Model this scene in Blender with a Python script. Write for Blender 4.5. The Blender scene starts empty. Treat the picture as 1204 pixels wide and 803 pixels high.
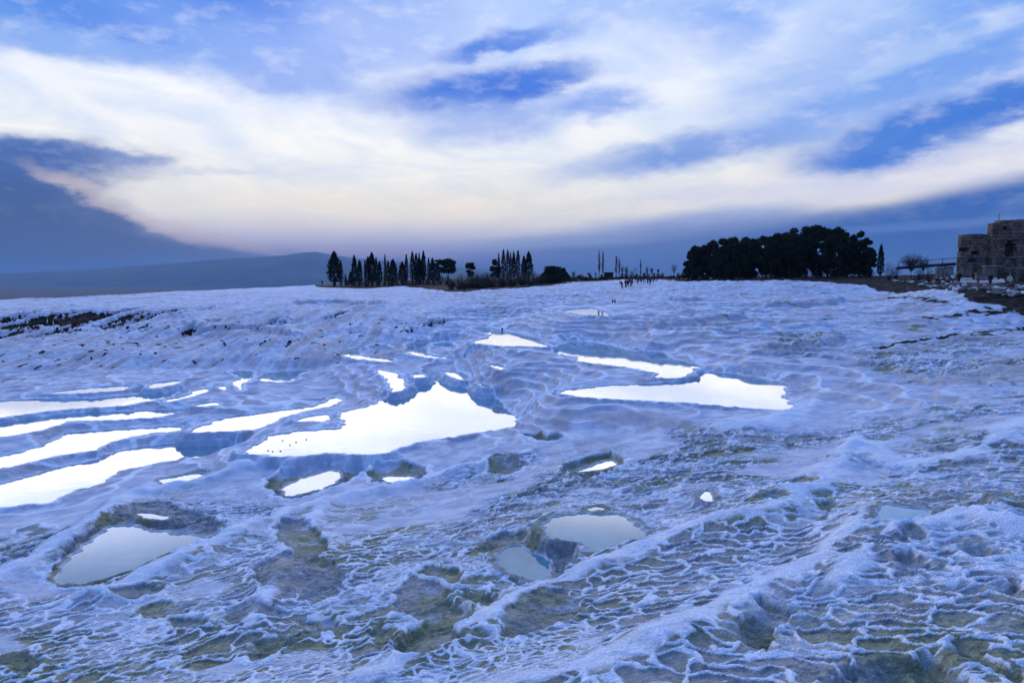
import bpy, math, random
import numpy as np
random.seed(7); rng = np.random.default_rng(7)
S = bpy.context.scene
COL = S.collection

# ------------------------------------------------------------------ camera
F = 850.0; PITCH = math.atan((401.5-325)/F); CP, SP = math.cos(PITCH), math.sin(PITCH)
cam = bpy.data.cameras.new('camera'); co = bpy.data.objects.new('camera', cam); COL.objects.link(co)
cam.sensor_width = 36; cam.lens = 36*F/1204; cam.clip_start = .1; cam.clip_end = 60000
co.location = (0, 0, 0); co.rotation_euler = (math.pi/2-PITCH, 0, 0)
S.camera = co
S.view_settings.view_transform = 'Standard'; S.view_settings.look = 'None'
S.view_settings.exposure = 0.14; S.view_settings.gamma = 1
try:
    S.cycles.max_bounces = 6; S.cycles.transparent_max_bounces = 12; S.cycles.volume_bounces = 0
    S.cycles.caustics_reflective = False; S.cycles.caustics_refractive = False
except Exception: pass

def ray(px, py):
    a = (px-602)/F; b = (401.5-py)/F
    return np.array([a, CP+b*SP, -SP+b*CP])
def at_z(px, py, z):
    d = ray(px, py); return d*(z/d[2])
def at_y(px, py, Y):
    d = ray(px, py); return d*(Y/d[1])

def srgb(r, g, b):
    f = lambda c: (c/255/12.92) if c/255 < .04045 else ((c/255+.055)/1.055)**2.4
    return (f(r), f(g), f(b))

# ------------------------------------------------------------------ world
SUN_EL, SUN_AZ = 14.0, -17.0      # degrees, azimuth from +Y towards +X
W = bpy.data.worlds.new('World'); S.world = W; W.use_nodes = True
nt = W.node_tree; nt.nodes.clear()
def N(t, **kw):
    n = nt.nodes.new(t)
    for k, v in kw.items(): setattr(n, k, v)
    return n
def L(a, b): nt.links.new(a, b)
def val(x):
    n = N('ShaderNodeValue'); n.outputs[0].default_value = x; return n.outputs[0]
def M(op, a, b=None, c=None):
    n = N('ShaderNodeMath', operation=op)
    for i, v in enumerate((a, b, c)):
        if v is None: continue
        if isinstance(v, (int, float)): n.inputs[i].default_value = v
        else: L(v, n.inputs[i])
    return n.outputs[0]
def mixc(fac, a, b):
    n = N('ShaderNodeMix', data_type='RGBA')
    if isinstance(fac, (int, float)): n.inputs[0].default_value = fac
    else: L(fac, n.inputs[0])
    for v, i in ((a, 6), (b, 7)):
        if isinstance(v, tuple): n.inputs[i].default_value = (*v, 1)
        else: L(v, n.inputs[i])
    return n.outputs[2]
STR = 0.1
tc = N('ShaderNodeTexCoord'); sep = N('ShaderNodeSeparateXYZ'); L(tc.outputs['Generated'], sep.inputs[0])
az = M('MULTIPLY', M('ARCTAN2', sep.outputs[0], sep.outputs[1]), 57.2958)
el = M('MULTIPLY', M('ARCSINE', sep.outputs[2]), 57.2958)
# cloud-plane coordinates (perspective of a high layer) for wisps
zz = M('ADD', M('MAXIMUM', sep.outputs[2], 0.0), 0.09)
cx = M('DIVIDE', sep.outputs[0], zz); cy = M('DIVIDE', sep.outputs[1], zz)
cv = N('ShaderNodeCombineXYZ'); L(cx, cv.inputs[0]); L(cy, cv.inputs[1])
mp = N('ShaderNodeMapping'); L(cv.outputs[0], mp.inputs[0]); mp.inputs['Rotation'].default_value = (0, 0, .5); mp.inputs['Scale'].default_value = (1.5, .95, 1)
n1 = N('ShaderNodeTexNoise'); n1.inputs['Scale'].default_value = 1.25; n1.inputs['Detail'].default_value = 9; n1.inputs['Roughness'].default_value = .58; n1.inputs['Distortion'].default_value = .6
L(mp.outputs[0], n1.inputs['Vector'])
ae = N('ShaderNodeCombineXYZ'); L(az, ae.inputs[0]); L(el, ae.inputs[1])
# stretched warp
mp2 = N('ShaderNodeMapping'); L(ae.outputs[0], mp2.inputs[0]); mp2.inputs['Scale'].default_value = (.07, .17, 1); mp2.inputs['Rotation'].default_value = (0, 0, -.15)
n2 = N('ShaderNodeTexNoise'); n2.inputs['Scale'].default_value = 1.0; n2.inputs['Detail'].default_value = 8; n2.inputs['Roughness'].default_value = .6
L(mp2.outputs[0], n2.inputs['Vector'])
sub = N('ShaderNodeVectorMath', operation='SUBTRACT'); L(n2.outputs['Color'], sub.inputs[0]); sub.inputs[1].default_value = (.5, .5, .5)
mul = N('ShaderNodeVectorMath', operation='MULTIPLY'); L(sub.outputs[0], mul.inputs[0]); mul.inputs[1].default_value = (7.5, 3.0, 0)
mp3 = N('ShaderNodeMapping'); L(ae.outputs[0], mp3.inputs[0]); mp3.inputs['Scale'].default_value = (.35, .8, 1); mp3.inputs['Rotation'].default_value = (0, 0, -.2)
n3 = N('ShaderNodeTexNoise'); n3.inputs['Scale'].default_value = 1.0; n3.inputs['Detail'].default_value = 6; n3.inputs['Roughness'].default_value = .6
L(mp3.outputs[0], n3.inputs['Vector'])
sub3 = N('ShaderNodeVectorMath', operation='SUBTRACT'); L(n3.outputs['Color'], sub3.inputs[0]); sub3.inputs[1].default_value = (.5, .5, .5)
mul3 = N('ShaderNodeVectorMath', operation='MULTIPLY'); L(sub3.outputs[0], mul3.inputs[0]); mul3.inputs[1].default_value = (3.2, 1.6, 0)
add0 = N('ShaderNodeVectorMath', operation='ADD'); L(ae.outputs[0], add0.inputs[0]); L(mul.outputs[0], add0.inputs[1])
add = N('ShaderNodeVectorMath', operation='ADD'); L(add0.outputs[0], add.inputs[0]); L(mul3.outputs[0], add.inputs[1])
warp = add.outputs[0]
# weakly warped coordinates for the smooth haze bank near the horizon
mulw = N('ShaderNodeVectorMath', operation='SCALE'); L(mul.outputs[0], mulw.inputs[0]); mulw.inputs['Scale'].default_value = .35
addw = N('ShaderNodeVectorMath', operation='ADD'); L(ae.outputs[0], addw.inputs[0]); L(mulw.outputs[0], addw.inputs[1])
warp_soft = addw.outputs[0]
def azel(px, py):
    d = ray(px, py); d = d/np.linalg.norm(d)
    return math.degrees(math.atan2(d[0], d[1])), math.degrees(math.asin(d[2]))
# elevation gradient
sw = N('ShaderNodeSeparateXYZ'); L(warp_soft, sw.inputs[0])
ramp = N('ShaderNodeValToRGB'); L(M('DIVIDE', M('ADD', sw.outputs[1], 10.0), 100.0), ramp.inputs[0])
GR = [(-10, (40, 62, 104)), (-1, (62, 84, 128)), (0.5, (112, 122, 176)), (2, (168, 172, 214)), (3.6, (222, 218, 224)), (5, (247, 241, 228)), (9, (250, 248, 243)),
      (14, (244, 246, 250)), (19, (190, 210, 246)), (27, (122, 170, 246)), (42, (110, 162, 248)), (65, (104, 156, 248)), (90, (100, 152, 247))]
els = ramp.color_ramp.elements
while len(els) < len(GR): els.new(.5)
for e, (a, c) in zip(els, GR): e.position = (a+10)/100; e.color = (*srgb(*c), 1)
col = ramp.outputs[0]
def blob(px, py, hw, hh, rot, c, s, soft=False, inner=0.32):
    global col
    a, e = azel(px, py)
    k = 0.0674
    m = N('ShaderNodeMapping', vector_type='TEXTURE'); L(warp_soft if soft else warp, m.inputs[0])
    m.inputs['Location'].default_value = (a, e, 0); m.inputs['Rotation'].default_value = (0, 0, math.radians(rot)); m.inputs['Scale'].default_value = (hw*k, hh*k, 1)
    ln = N('ShaderNodeVectorMath', operation='LENGTH'); L(m.outputs[0], ln.inputs[0])
    r = N('ShaderNodeMapRange', interpolation_type='SMOOTHSTEP'); L(ln.outputs['Value'], r.inputs[0])
    r.inputs[1].default_value = 1.45; r.inputs[2].default_value = inner; r.inputs[3].default_value = 0; r.inputs[4].default_value = s
    col = mixc(r.outputs[0], col, srgb(*c))
#BLOBS#
B = [
 (200, -6, 270, 62, -3, (76, 132, 224), 1, 0), (250, 34, 90, 26, -6, (88, 142, 228), .9, 0), (60, -12, 260, 40, -2, (88, 142, 226), 1, 0), (10, 18, 110, 26, -6, (104, 152, 229), .9, 0), (100, 48, 120, 14, -4, (150, 184, 238), .8, 0), (300, 70, 130, 34, -14, (142, 176, 238), .85, 0),
 (420, 40, 120, 40, 0, (172, 194, 244), .8, 0), (345, 92, 70, 16, -8, (150, 176, 236), .7, 0),
 (555, 108, 125, 24, 9, (72, 124, 216), 1, 0), (640, 88, 50, 16, 14, (76, 126, 218), 1, 0), (590, 50, 80, 12, 14, (80, 130, 220), .95, 0),
 (560, 145, 90, 26, 4, (148, 174, 232), .75, 0), (700, 120, 66, 17, 4, (132, 166, 234), .85, 0), (825, 175, 160, 22, 8, (112, 152, 220), .9, 0),
 (1110, 142, 150, 24, 12, (72, 126, 212), 1, 0), (1195, 118, 70, 18, 14, (70, 124, 212), 1, 0), (1040, 182, 80, 22, 8, (80, 132, 214), 1, 0), (1120, 35, 160, 56, 14, (122, 168, 236), .9, 0),
 (845, 28, 60, 30, 0, (124, 166, 238), .75, 0), (960, 100, 120, 50, 12, (170, 194, 240), .75, 0), (1080, 92, 130, 28, 12, (114, 160, 232), .75, 0), (700, 20, 90, 18, 8, (176, 198, 242), .6, 0),
 (760, 62, 100, 36, 0, (234, 238, 248), .6, 0), (1180, 28, 26, 12, 10, (200, 216, 244), .8, 0), (1060, 66, 60, 12, 10, (190, 210, 244), .6, 0), (960, 222, 200, 16, 3, (232, 228, 238), .7, 0), (1130, 185, 90, 10, 4, (214, 216, 236), .7, 0),
 (820, 262, 140, 14, 4, (122, 150, 214), .7, 1), (1150, 238, 170, 20, 10, (44, 96, 176), 1, 1), (1130, 262, 220, 20, 3, (50, 98, 174), 1, 1), (960, 288, 300, 30, 2, (56, 98, 170), .95, 1), (1150, 290, 180, 30, 0, (42, 90, 164), .9, 1),
 (760, 300, 180, 22, 0, (90, 118, 172), .8, 1), (560, 318, 200, 18, 0, (128, 128, 182), .75, 1), (440, 296, 110, 6, -4, (192, 172, 200), .6, 1), (1080, 266, 130, 5, 4, (104, 134, 200), .6, 1), (640, 285, 120, 8, 2, (150, 172, 214), .6, 1),
 (480, 245, 240, 20, 0, (252, 241, 222), .6, 1),
 (60, 178, 90, 10, -2, (80, 116, 180), .9, 0), (30, 196, 110, 26, 4, (66, 104, 168), 1, 0), (120, 250, 60, 14, -30, (62, 98, 152), .8, 0), (150, 188, 40, 7, -8, (120, 144, 204), .6, 0), (0, 232, 100, 32, -4, (50, 88, 150), 1, 0), (50, 268, 130, 36, -12, (46, 82, 136), 1, 0), (130, 300, 200, 34, -8, (42, 76, 124), 1, 1),
 (210, 318, 200, 30, -5, (54, 88, 138), .95, 1), (0, 330, 360, 42, -2, (36, 60, 100), 1, 1), (90, 345, 420, 30, -1, (34, 56, 94), 1, 1), (340, 322, 150, 20, -3, (84, 118, 168), .8, 1), (105, 228, 46, 9, -24, (238, 216, 204), .5, 0), (250, 276, 90, 9, -14, (228, 204, 206), .5, 0), (220, 206, 60, 5, 2, (196, 204, 226), .5, 0),
]
for b_ in B: blob(*b_[:7], soft=bool(b_[7]))
# light and dark streaks inside the clouds
r1 = N('ShaderNodeMapRange'); L(n1.outputs[0], r1.inputs[0]); r1.inputs[1].default_value = .38; r1.inputs[2].default_value = .68
r2 = N('ShaderNodeMapRange'); L(el, r2.inputs[0]); r2.inputs[1].default_value = 2; r2.inputs[2].default_value = 9; r2.inputs[3].default_value = 0; r2.inputs[4].default_value = .68
g = M('MULTIPLY', r1.outputs[0], r2.outputs[0])
dark = N('ShaderNodeMix', data_type='RGBA', blend_type='MULTIPLY'); dark.inputs[0].default_value = 1
tint = mixc(g, (1, 1, 1), (.54, .70, .97)); L(col, dark.inputs[6]); L(tint, dark.inputs[7]); col = dark.outputs[2]
r4 = N('ShaderNodeMapRange'); L(n3.outputs[0], r4.inputs[0]); r4.inputs[1].default_value = .5; r4.inputs[2].default_value = .72; r4.inputs[3].default_value = 0; r4.inputs[4].default_value = .2
col = mixc(M('MULTIPLY', r4.outputs[0], M('MULTIPLY', r2.outputs[0], 2.0)), col, (.93, .94, .98))
# behind the camera the dusk sky is a deeper blue
back = N('ShaderNodeMapRange'); L(sep.outputs[1], back.inputs[0]); back.inputs[1].default_value = .35; back.inputs[2].default_value = -.5; back.inputs[3].default_value = 0; back.inputs[4].default_value = .9
col = mixc(back.outputs[0], col, srgb(98, 148, 244))
sc = N('ShaderNodeVectorMath', operation='SCALE'); L(col, sc.inputs[0]); sc.inputs['Scale'].default_value = 1.0/STR*1.06
sky = N('ShaderNodeTexSky', sky_type='NISHITA'); sky.sun_disc = False; sky.sun_elevation = math.radians(SUN_EL); sky.sun_rotation = math.radians(SUN_AZ)
colf = mixc(0.015, sc.outputs[0], sky.outputs[0])
bg = N('ShaderNodeBackground'); bg.inputs[1].default_value = STR; L(colf, bg.inputs[0])
wo = N('ShaderNodeOutputWorld'); L(bg.outputs[0], wo.inputs[0])

# ------------------------------------------------------------------ sun behind thin cloud
sl = bpy.data.lights.new('sun', 'SUN'); so = bpy.data.objects.new('sun', sl); COL.objects.link(so)
sl.energy = 1.4; sl.angle = math.radians(80); sl.color = (1, .93, .86)
so.rotation_euler = (math.radians(90-SUN_EL), 0, math.radians(180-SUN_AZ)); so.location = (0, 0, 50)

# ------------------------------------------------------------------ noise
def _hash(ix, iy, s):
    h = (ix.astype(np.int64)*374761393 + iy.astype(np.int64)*668265263 + s*974634777) & 0xffffffff
    h = ((h ^ (h >> 13))*1274126177) & 0xffffffff
    return ((h ^ (h >> 16)) & 0xffffff).astype(np.float32)/float(0xffffff)
def vnoise(x, y, s=0):
    ix = np.floor(x); iy = np.floor(y); fx = (x-ix).astype(np.float32); fy = (y-iy).astype(np.float32)
    ix = ix.astype(np.int64); iy = iy.astype(np.int64)
    u = fx*fx*fx*(fx*(fx*6-15)+10); v = fy*fy*fy*(fy*(fy*6-15)+10)
    def gd(i, j):
        a = _hash(ix+i, iy+j, s)*6.2831853
        return np.cos(a)*(fx-i)+np.sin(a)*(fy-j)
    a, b, c, d = gd(0, 0), gd(1, 0), gd(0, 1), gd(1, 1)
    return (a+(b-a)*u+(c-a)*v+(a-b-c+d)*u*v)*1.5
def fbm(x, y, s=0, o=4, r=.5):
    t = 0; a = 1; k = 1
    for i in range(o):
        t = t+a*vnoise(x*k+i*17.3, y*k-i*9.1, s+i); a *= r; k *= 2.03
    return t
def voro(x, y, s=0, jit=.9):
    ix = np.floor(x).astype(np.int64); iy = np.floor(y).astype(np.int64)
    f1 = np.full(x.shape, 9., np.float32); f2 = f1.copy(); idv = np.zeros_like(f1)
    for i in (-1, 0, 1):
        for j in (-1, 0, 1):
            hx = _hash(ix+i, iy+j, s); hy = _hash(ix+i, iy+j, s+71)
            d = np.hypot(ix+i+.5+(hx-.5)*jit-x, iy+j+.5+(hy-.5)*jit-y).astype(np.float32)
            nw = d < f1
            f2 = np.where(nw, f1, np.minimum(f2, d)); idv = np.where(nw, hx, idv); f1 = np.where(nw, d, f1)
    return f1, f2, idv
def sst(a, b, x):
    t = np.clip((x-a)/(b-a), 0, 1); return t*t*(3-2*t)

def deep(px, z):                           # how far below the eye the ground lies across the view
    s_ = float(np.interp(px, [0, 250, 450, 600, 800, 1204], [.76, .76, .765, .745, .71, .74])); t = min(max((-2.8-z)/2.9, 0), 1); t = t*t*(3-2*t)
    return z*(1-(1-s_)*t)
# ------------------------------------------------------------------ pools: outlines (photo pixels) of the water, and the level each stands at
POOLS = [
 (-10.8, [(52,462),(102,456),(154,453),(150,459),(117,462),(65,464)]),
 (-10.6, [(174,452),(209,447),(214,450),(199,454),(176,458)]),
 (-11.1, [(-70,476),(0,472),(52,469),(100,469),(150,466),(184,461),(221,455),(219,457),(199,466),(184,471),(169,474),(140,478),(100,480),(50,485),(0,492),(-70,500)]),
 (-10.9, [(193,470),(212,467),(226,463),(228,459),(245,456),(243,462),(224,467),(197,474)]),
 (-11.5, [(-70,508),(0,498),(32,493),(65,489),(112,485),(174,483),(222,482),(226,484),(204,486),(184,492),(155,493),(120,495),(87,495),(62,502),(45,508),(0,515),(-70,526)]),
 (-10.9, [(229,476),(254,472),(259,477),(232,479)]),
 (-11.9, [(-70,548),(0,537),(30,530),(60,520),(80,509),(120,506),(174,503),(215,501),(212,507),(179,510),(150,515),(125,522),(112,530),(75,535),(30,546),(0,552),(-70,566)]),
 (-10.3, [(221,508),(263,491),(340,482),(374,477),(395,466),(402,470),(388,479),(350,486),(329,493),(322,498),(305,505),(284,507),(224,509)]),
 (-12.2, [(-80,590),(0,569),(35,560),(82,547),(110,542),(120,536),(154,527),(212,521),(282,518),(274,527),(268,533),(224,540),(174,547),(145,553),(132,561),(105,574),(85,576),(75,582),(62,592),(35,593),(0,597),(-80,612)]),
 (-11.8, [(184,565),(212,560),(232,556),(244,557),(239,561),(214,567),(197,571)]),
 (-9.8, [(284,531),(319,513),(340,508),(364,506),(399,504),(406,496),(397,486),(423,480),(451,470),(486,459),(489,451),(507,445),(521,442),(540,451),(545,456),(559,463),(591,471),(594,480),(608,491),(609,500),(591,505),(566,508),(542,513),(507,517),(479,524),(451,534),(409,534),(385,533),(360,536),(346,539),(315,536),(287,533)]),
 (-10, [(343,496),(367,489),(387,487),(387,496)]),
 (-9.2, [(441,434),(451,435),(465,438),(477,447),(477,456),(469,461),(460,461),(456,449),(444,438)]),
 (-9.2, [(486,440),(498,440),(500,444),(488,445)]),
 (-9.15, [(520,437),(535,437),(549,440),(551,445),(545,448),(531,444)]),
 (-9.3, [(563,450),(578,454),(573,456),(565,453)]),
 (-8.2, [(394,418),(409,411),(420,409),(423,418),(444,421),(463,422),(463,427),(427,424)]),
 (-7.9, [(430,407),(451,405),(467,412),(441,412)]),
 (-7.9, [(477,404),(500,403),(503,405),(500,412),(503,418),(542,421),(540,423),(503,422),(477,416)]),
 (-7.5, [(507,405),(531,402),(538,409),(514,408)]),
 (-7.3, [(484,397),(500,396),(503,400),(486,398)]),
 (-6.9, [(514,390),(542,388),(544,391),(517,392)]),
 (-6.7, [(552,385),(575,385),(605,392),(637,399),(640,404),(650,409),(612,408),(577,407),(557,404),(552,401),(578,397),(566,391)]),
 (-7.6, [(647,415),(664,402),(700,403),(722,407),(745,414),(783,414),(787,422),(804,425),(829,432),(816,434),(811,443),(783,446),(769,445),(773,440),(755,436),(727,431),(682,426),(675,424),(680,421),(658,417)]),
 (-8.2, [(654,460),(682,457),(717,453),(769,452),(804,448),(818,439),(839,438),(874,441),(930,452),(921,462),(928,473),(931,484),(874,480),(804,474),(734,470),(700,469),(665,465)]),
 (-4.9, [(655,366),(675,363),(700,362),(722,370),(716,373),(682,371)]),
 (-6.5, [(832,406),(863,406),(867,414),(839,413)]),
 (-8.8, [(574,428),(591,429),(592,436),(581,433)]),
 (-8.6, [(598,427),(632,430),(648,439),(636,446),(606,440)]),
 (-9.6, [(269,437),(296,436),(299,441),(292,448),(284,453),(287,461),(281,458),(274,453),(271,450),(284,445),(276,441)]),
 (-9.6, [(299,448),(309,440),(336,437),(365,436),(352,440),(346,450),(319,450)]),
 (-9.9, [(257,455),(264,453),(265,459),(260,458)]),
 (-9.2, [(68,680),(76,660),(110,633),(133,618),(166,620),(179,625),(233,630),(252,631),(213,653),(166,666),(133,678),(100,686),(71,688)]),
 (-9.6, [(160,603),(176,603),(199,608),(196,611),(173,610)]),
 (-10.4, [(332,573),(352,562),(398,551),(401,566),(370,577),(340,585),(335,578)]),
 (-10.2, [(446,560),(488,560),(485,566),(455,568)]),
 (-7.9, [(637,626),(642,610),(666,605),(699,604),(739,608),(745,618),(765,628),(749,636),(719,643),(699,651),(689,650),(686,636),(666,635),(646,633)]),
 (-8.15, [(581,650),(613,640),(619,650),(646,656),(644,676),(652,685),(649,690),(599,675),(589,663)]),
 (-8.1, [(690,598),(706,595),(711,600),(695,601)]),
 (-7.5, [(823,583),(832,576),(837,585),(835,591),(825,588)]),
 (-7.2, [(894,590),(901,585),(911,583),(922,590),(911,593)]),
 (-6.2, [(1028,620),(1032,610),(1035,597),(1042,592),(1068,597),(1092,600),(1095,610),(1068,617),(1042,620)]),
 (-9, [(675,556),(693,549),(717,541),(727,546),(706,553)]),
 (-6.7, [(1098,480),(1116,482),(1113,486)]), (-6.6, [(1115,490),(1129,492),(1122,495)]),
 (-6.1, [(1110,578),(1135,586),(1120,584)]), (-5.6, [(1166,580),(1204,590),(1190,591)]),
]
DRY_SCALE = .6
POOLS = [(deep(sum(q[0] for q in p)/len(p), lv), p) for lv, p in POOLS]
for k_, l_ in {0:-8.0, 1:-7.9, 2:-8.2, 3:-8.1, 4:-8.4, 5:-8.0, 6:-8.65, 7:-8.3, 8:-8.9, 9:-8.4, 10:-7.6, 11:-7.7, 12:-7.25, 13:-7.15, 14:-7.2, 15:-7.0, 16:-7.05, 17:-6.92, 18:-6.75, 19:-6.55, 20:-6.4, 21:-5.75, 22:-5.5, 23:-5.7, 27:-6.2, 29:-7.9, 30:-7.95, 31:-7.9, 40:-4.98, 45:-4.36, 46:-4.0, 41:-4.42}.items(): POOLS[k_] = (l_, POOLS[k_][1])
del POOLS[28]; del POOLS[26]
# dry hollows: outline, depth, stain
DRY = [
 (.34, [(458,706),(480,675),(516,686),(533,693),(543,709),(569,726),(556,746),(533,773),(493,789),(466,783),(455,766),(480,746),(486,729),(466,716)]),
 (.28, [(480,675),(510,660),(546,670),(551,680),(533,690),(500,680)]),
 (.22, [(543,693),(566,696),(599,713),(573,724),(546,706)]),
 (.22, [(435,733),(450,726),(470,739),(466,756),(446,768),(431,759)]),
 (.22, [(581,739),(606,716),(652,703),(684,701),(686,726),(632,746),(593,759)]),
 (.32, [(561,643),(586,626),(619,620),(629,631),(652,636),(682,638),(686,656),(666,676),(652,690),(599,675),(573,656)]),
 (.42, [(58,690),(66,655),(100,628),(140,601),(160,592),(199,590),(233,603),(272,616),(256,634),(213,656),(133,684),(75,694)]),
 (.38, [(319,617),(352,612),(380,625),(396,648),(360,660),(328,645)]),
 (.3, [(282,776),(289,756),(332,749),(359,753),(332,766),(299,779)]),
 (.34, [(855,741),(887,721),(897,704),(944,721),(934,738),(917,758),(901,771),(860,758)]),
 (.4, [(968,803),(988,778),(1035,771),(1085,771),(1102,761),(1119,778),(1170,815),(1100,840),(980,840)]),
 (.3, [(1105,752),(1140,751),(1170,775),(1215,792),(1215,815),(1180,800),(1140,780)]),
 (.3, [(1164,687),(1182,681),(1210,694),(1210,711),(1179,701)]),
 (.5, [(600,514),(637,506),(675,514),(640,521)]),
 (.6, [(652,557),(662,545),(710,531),(742,539),(722,556),(690,562)]),
 (.55, [(305,568),(345,546),(402,534),(442,545),(420,562),(380,580),(330,590)]),
 (.5, [(430,548),(470,540),(505,550),(500,570),(470,576),(430,566)]),
 (.3, [(290,670),(330,650),(398,660),(415,690),(340,705),(300,695)]),
 (.3, [(570,545),(600,538),(620,548),(600,560),(575,558)]),
 (.3, [(1040,655),(1080,648),(1100,665),(1062,680)]), (.3, [(1090,684),(1108,680),(1114,690),(1100,695)]),
 (.28, [(1045,630),(1075,626),(1095,640),(1060,645)]), (.26, [(1120,642),(1160,640),(1185,655),(1150,660)]),
 (.24, [(150,720),(185,705),(235,710),(195,730)]),
 (.24, [(118,704),(160,690),(205,690),(150,710)]), (.3, [(185,735),(215,722),(255,728),(220,748)]),
 (.24, [(255,722),(300,712),(330,722),(280,738)]), (.24, [(345,735),(385,722),(410,735),(375,750)]),
 (.26, [(15,625),(45,615),(70,622),(40,632)]), (.26, [(-10,655),(20,648),(45,652),(15,662)]), (.26, [(-10,775),(20,765),(60,778),(30,795)]),
 (.3, [(905,570),(945,560),(970,572),(935,582)]), (.3, [(1150,600),(1190,606),(1185,617),(1150,611)]),
 (.3, [(955,592),(985,588),(982,602),(958,606)]),
]
# smooth flowing ridges: points, half-width m, height m
RIDGES = [
 ([(425,806),(500,778),(570,735),(640,700),(700,672),(760,648),(830,624),(900,608),(960,575),(1005,535)], .66, .25),
 ([(120,705),(213,664),(290,626),(350,603),(420,586),(520,562),(620,535)], .6, .28),
 ([(-20,700),(60,648),(110,615),(150,585),(220,574),(290,548)], .6, .25),
 ([(640,806),(720,782),(800,747),(880,700),(960,662),(1030,606)], .6, .17),
 ([(960,470),(945,488),(905,500),(850,508)], 1.2, .24),
 ([(1010,520),(1060,548),(1120,545),(1204,500)], 1.1, .18),
 ([(1204,620),(1120,610),(1040,640),(980,690)], .5, .15),
 ([(380,600),(340,640),(320,690),(290,740)], .35, .15),
]
# heights known along the photo's rows: (px, py, z)
CZ = []
def row(y, *pz): CZ.extend((p, y, z) for p, z in pz)
row(860, (-100,-8.0),(300,-6.9),(602,-6.0),(900,-5.2),(1300,-4.5))
row(803, (-60,-8.2),(150,-7.8),(300,-7.3),(450,-6.9),(602,-6.5),(750,-6.1),(900,-5.7),(1050,-5.3),(1260,-4.8))
row(725, (-60,-9.0),(150,-8.5),(380,-7.9),(640,-7.2),(800,-6.6),(1000,-6.0),(1260,-5.1))
row(650, (-60,-10.4),(20,-10.1),(300,-8.9),(420,-8.6),(520,-8.4),(800,-7.4),(950,-6.7),(1260,-5.5))
row(600, (-60,-12.0),(60,-11.7),(270,-10.2),(450,-9.6),(560,-9.2),(800,-7.9),(970,-7.1),(1260,-5.7))
row(555, (330,-11.0),(420,-10.7),(560,-9.9),(640,-9.4),(820,-8.2),(960,-7.4),(1100,-6.8),(1260,-6.1))
row(515, (640,-9.5),(720,-9.2),(820,-8.6),(960,-7.9),(1100,-7.0),(1260,-6.2))
row(470, (630,-9.6),(960,-8.0),(1020,-7.7),(1100,-7.1),(1260,-6.1))
row(430, (860,-7.4),(950,-7.3),(1040,-6.9),(1260,-5.7))
row(400, (660,-7.3),(770,-6.9),(900,-6.5),(1000,-6.2),(1120,-5.8),(1260,-5.2))
row(375, (560,-5.9),(650,-5.6),(760,-5.4),(900,-5.2),(1040,-4.8),(1260,-4.2))
row(357, (560,-4.6),(640,-4.3),(760,-3.9),(900,-3.8),(1040,-3.6),(1260,-3.0))
row(343, (560,-3.5),(640,-3.1),(740,-2.7),(860,-2.4),(980,-2.3),(1090,-2.1))
row(334, (640,-2.0),(700,-1.8),(830,-1.3),(960,-1.2),(1060,-1.25))
# right-hand embankment
row(352, (1204,-2.15),(1260,-2.3)); row(343, (1150,-1.9))
row(330, (1130,-.56),(1204,-.45),(1260,-.4)); row(336, (1100,-1.15),(1204,-.95))
CY = [ # (px, py, distance Y)
 (1204,327,110),(1130,326,125),(1060,327,135),(1260,327,110),(1000,327.5,150),(900,329,165),(820,330.5,175),(760,328,230),(700,329,230),(640,335.5,190),
 (600,339,175),(560,343,165),(530,345,170),(500,342,215),(470,341.5,235),(430,338,240),(400,336,245),(380,334.5,250),(500,331,290),(420,331,290),
 (600,330,260),(700,327,290),(800,327,300),(1000,325,320),(1200,323,320),(500,328,380),(400,331,380),(700,326,400),(1000,324,420),(1200,322,420),
 # left plateau edge
 (-60,360,160),(30,359,165),(100,356,175),(180,350,190),(260,346,205),(330,341,225),(360,338,240),
 (-60,364,140),(100,361,146),(200,358,150),(300,352,165),(380,346,185),
 (-60,371,122),(60,370,124),(180,366,127),(280,363,132),(380,358,140),(450,352,148),
 (-60,378,117),(60,377,119),(180,372,121),(280,370,124),(380,368,122),(460,362,124),
 (-60,391,108),(60,390,110),(180,386,111),(280,380,112),(380,376,111),(440,372,111),
 (-60,402,98),(60,402,98),(180,402,98),(280,398,98),(360,392,99),(430,386,101),
 (-60,425,84),(60,425,84),(180,422,84),(280,415,86),(350,408,87),(400,400,89),
 (-60,447,75),(60,447,75),(180,441,76),(240,436,78),
 (520,375,106),(480,385,98),(460,395,92),
 (380,418,82),(340,428,79),
]
def lev_pts():
    out = []
    for lv, p in POOLS:
        st = max(1, len(p)//7)
        for q in p[::st]:
            out.append(at_z(q[0], q[1], lv))
        c = np.mean(p, axis=0); out.append(at_z(c[0], c[1], lv))
    return out
pts = [at_z(a, b, deep(a, z)) for a, b, z in CZ]+[(at_z(a, b, deep(a, at_y(a, b, y)[2])) if at_y(a, b, y)[2] < -2.8 else at_y(a, b, y)) for a, b, y in CY]+lev_pts()
for a in (-50, -25, 0, 25, 50):            # ground close to and beneath the camera
    for r, z in ((2, -2.9), (4.5, -3.7)):
        pts.append(np.array([r*math.sin(math.radians(a)), r*math.cos(math.radians(a)), z-.02*(-a)*.3 if a > 0 else z+.012*a*2]))
pts = np.array(pts)
def feat(x, y):
    return np.stack([np.degrees(np.arctan2(x, y))/14.0, np.log(np.hypot(x, y))*2.2], -1)
Pf = feat(pts[:, 0], pts[:, 1])
def phi(d): return np.where(d > 0, d*d*np.log(np.maximum(d, 1e-9)), 0)
D = np.linalg.norm(Pf[:, None]-Pf[None], axis=2); n_ = len(Pf)
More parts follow.
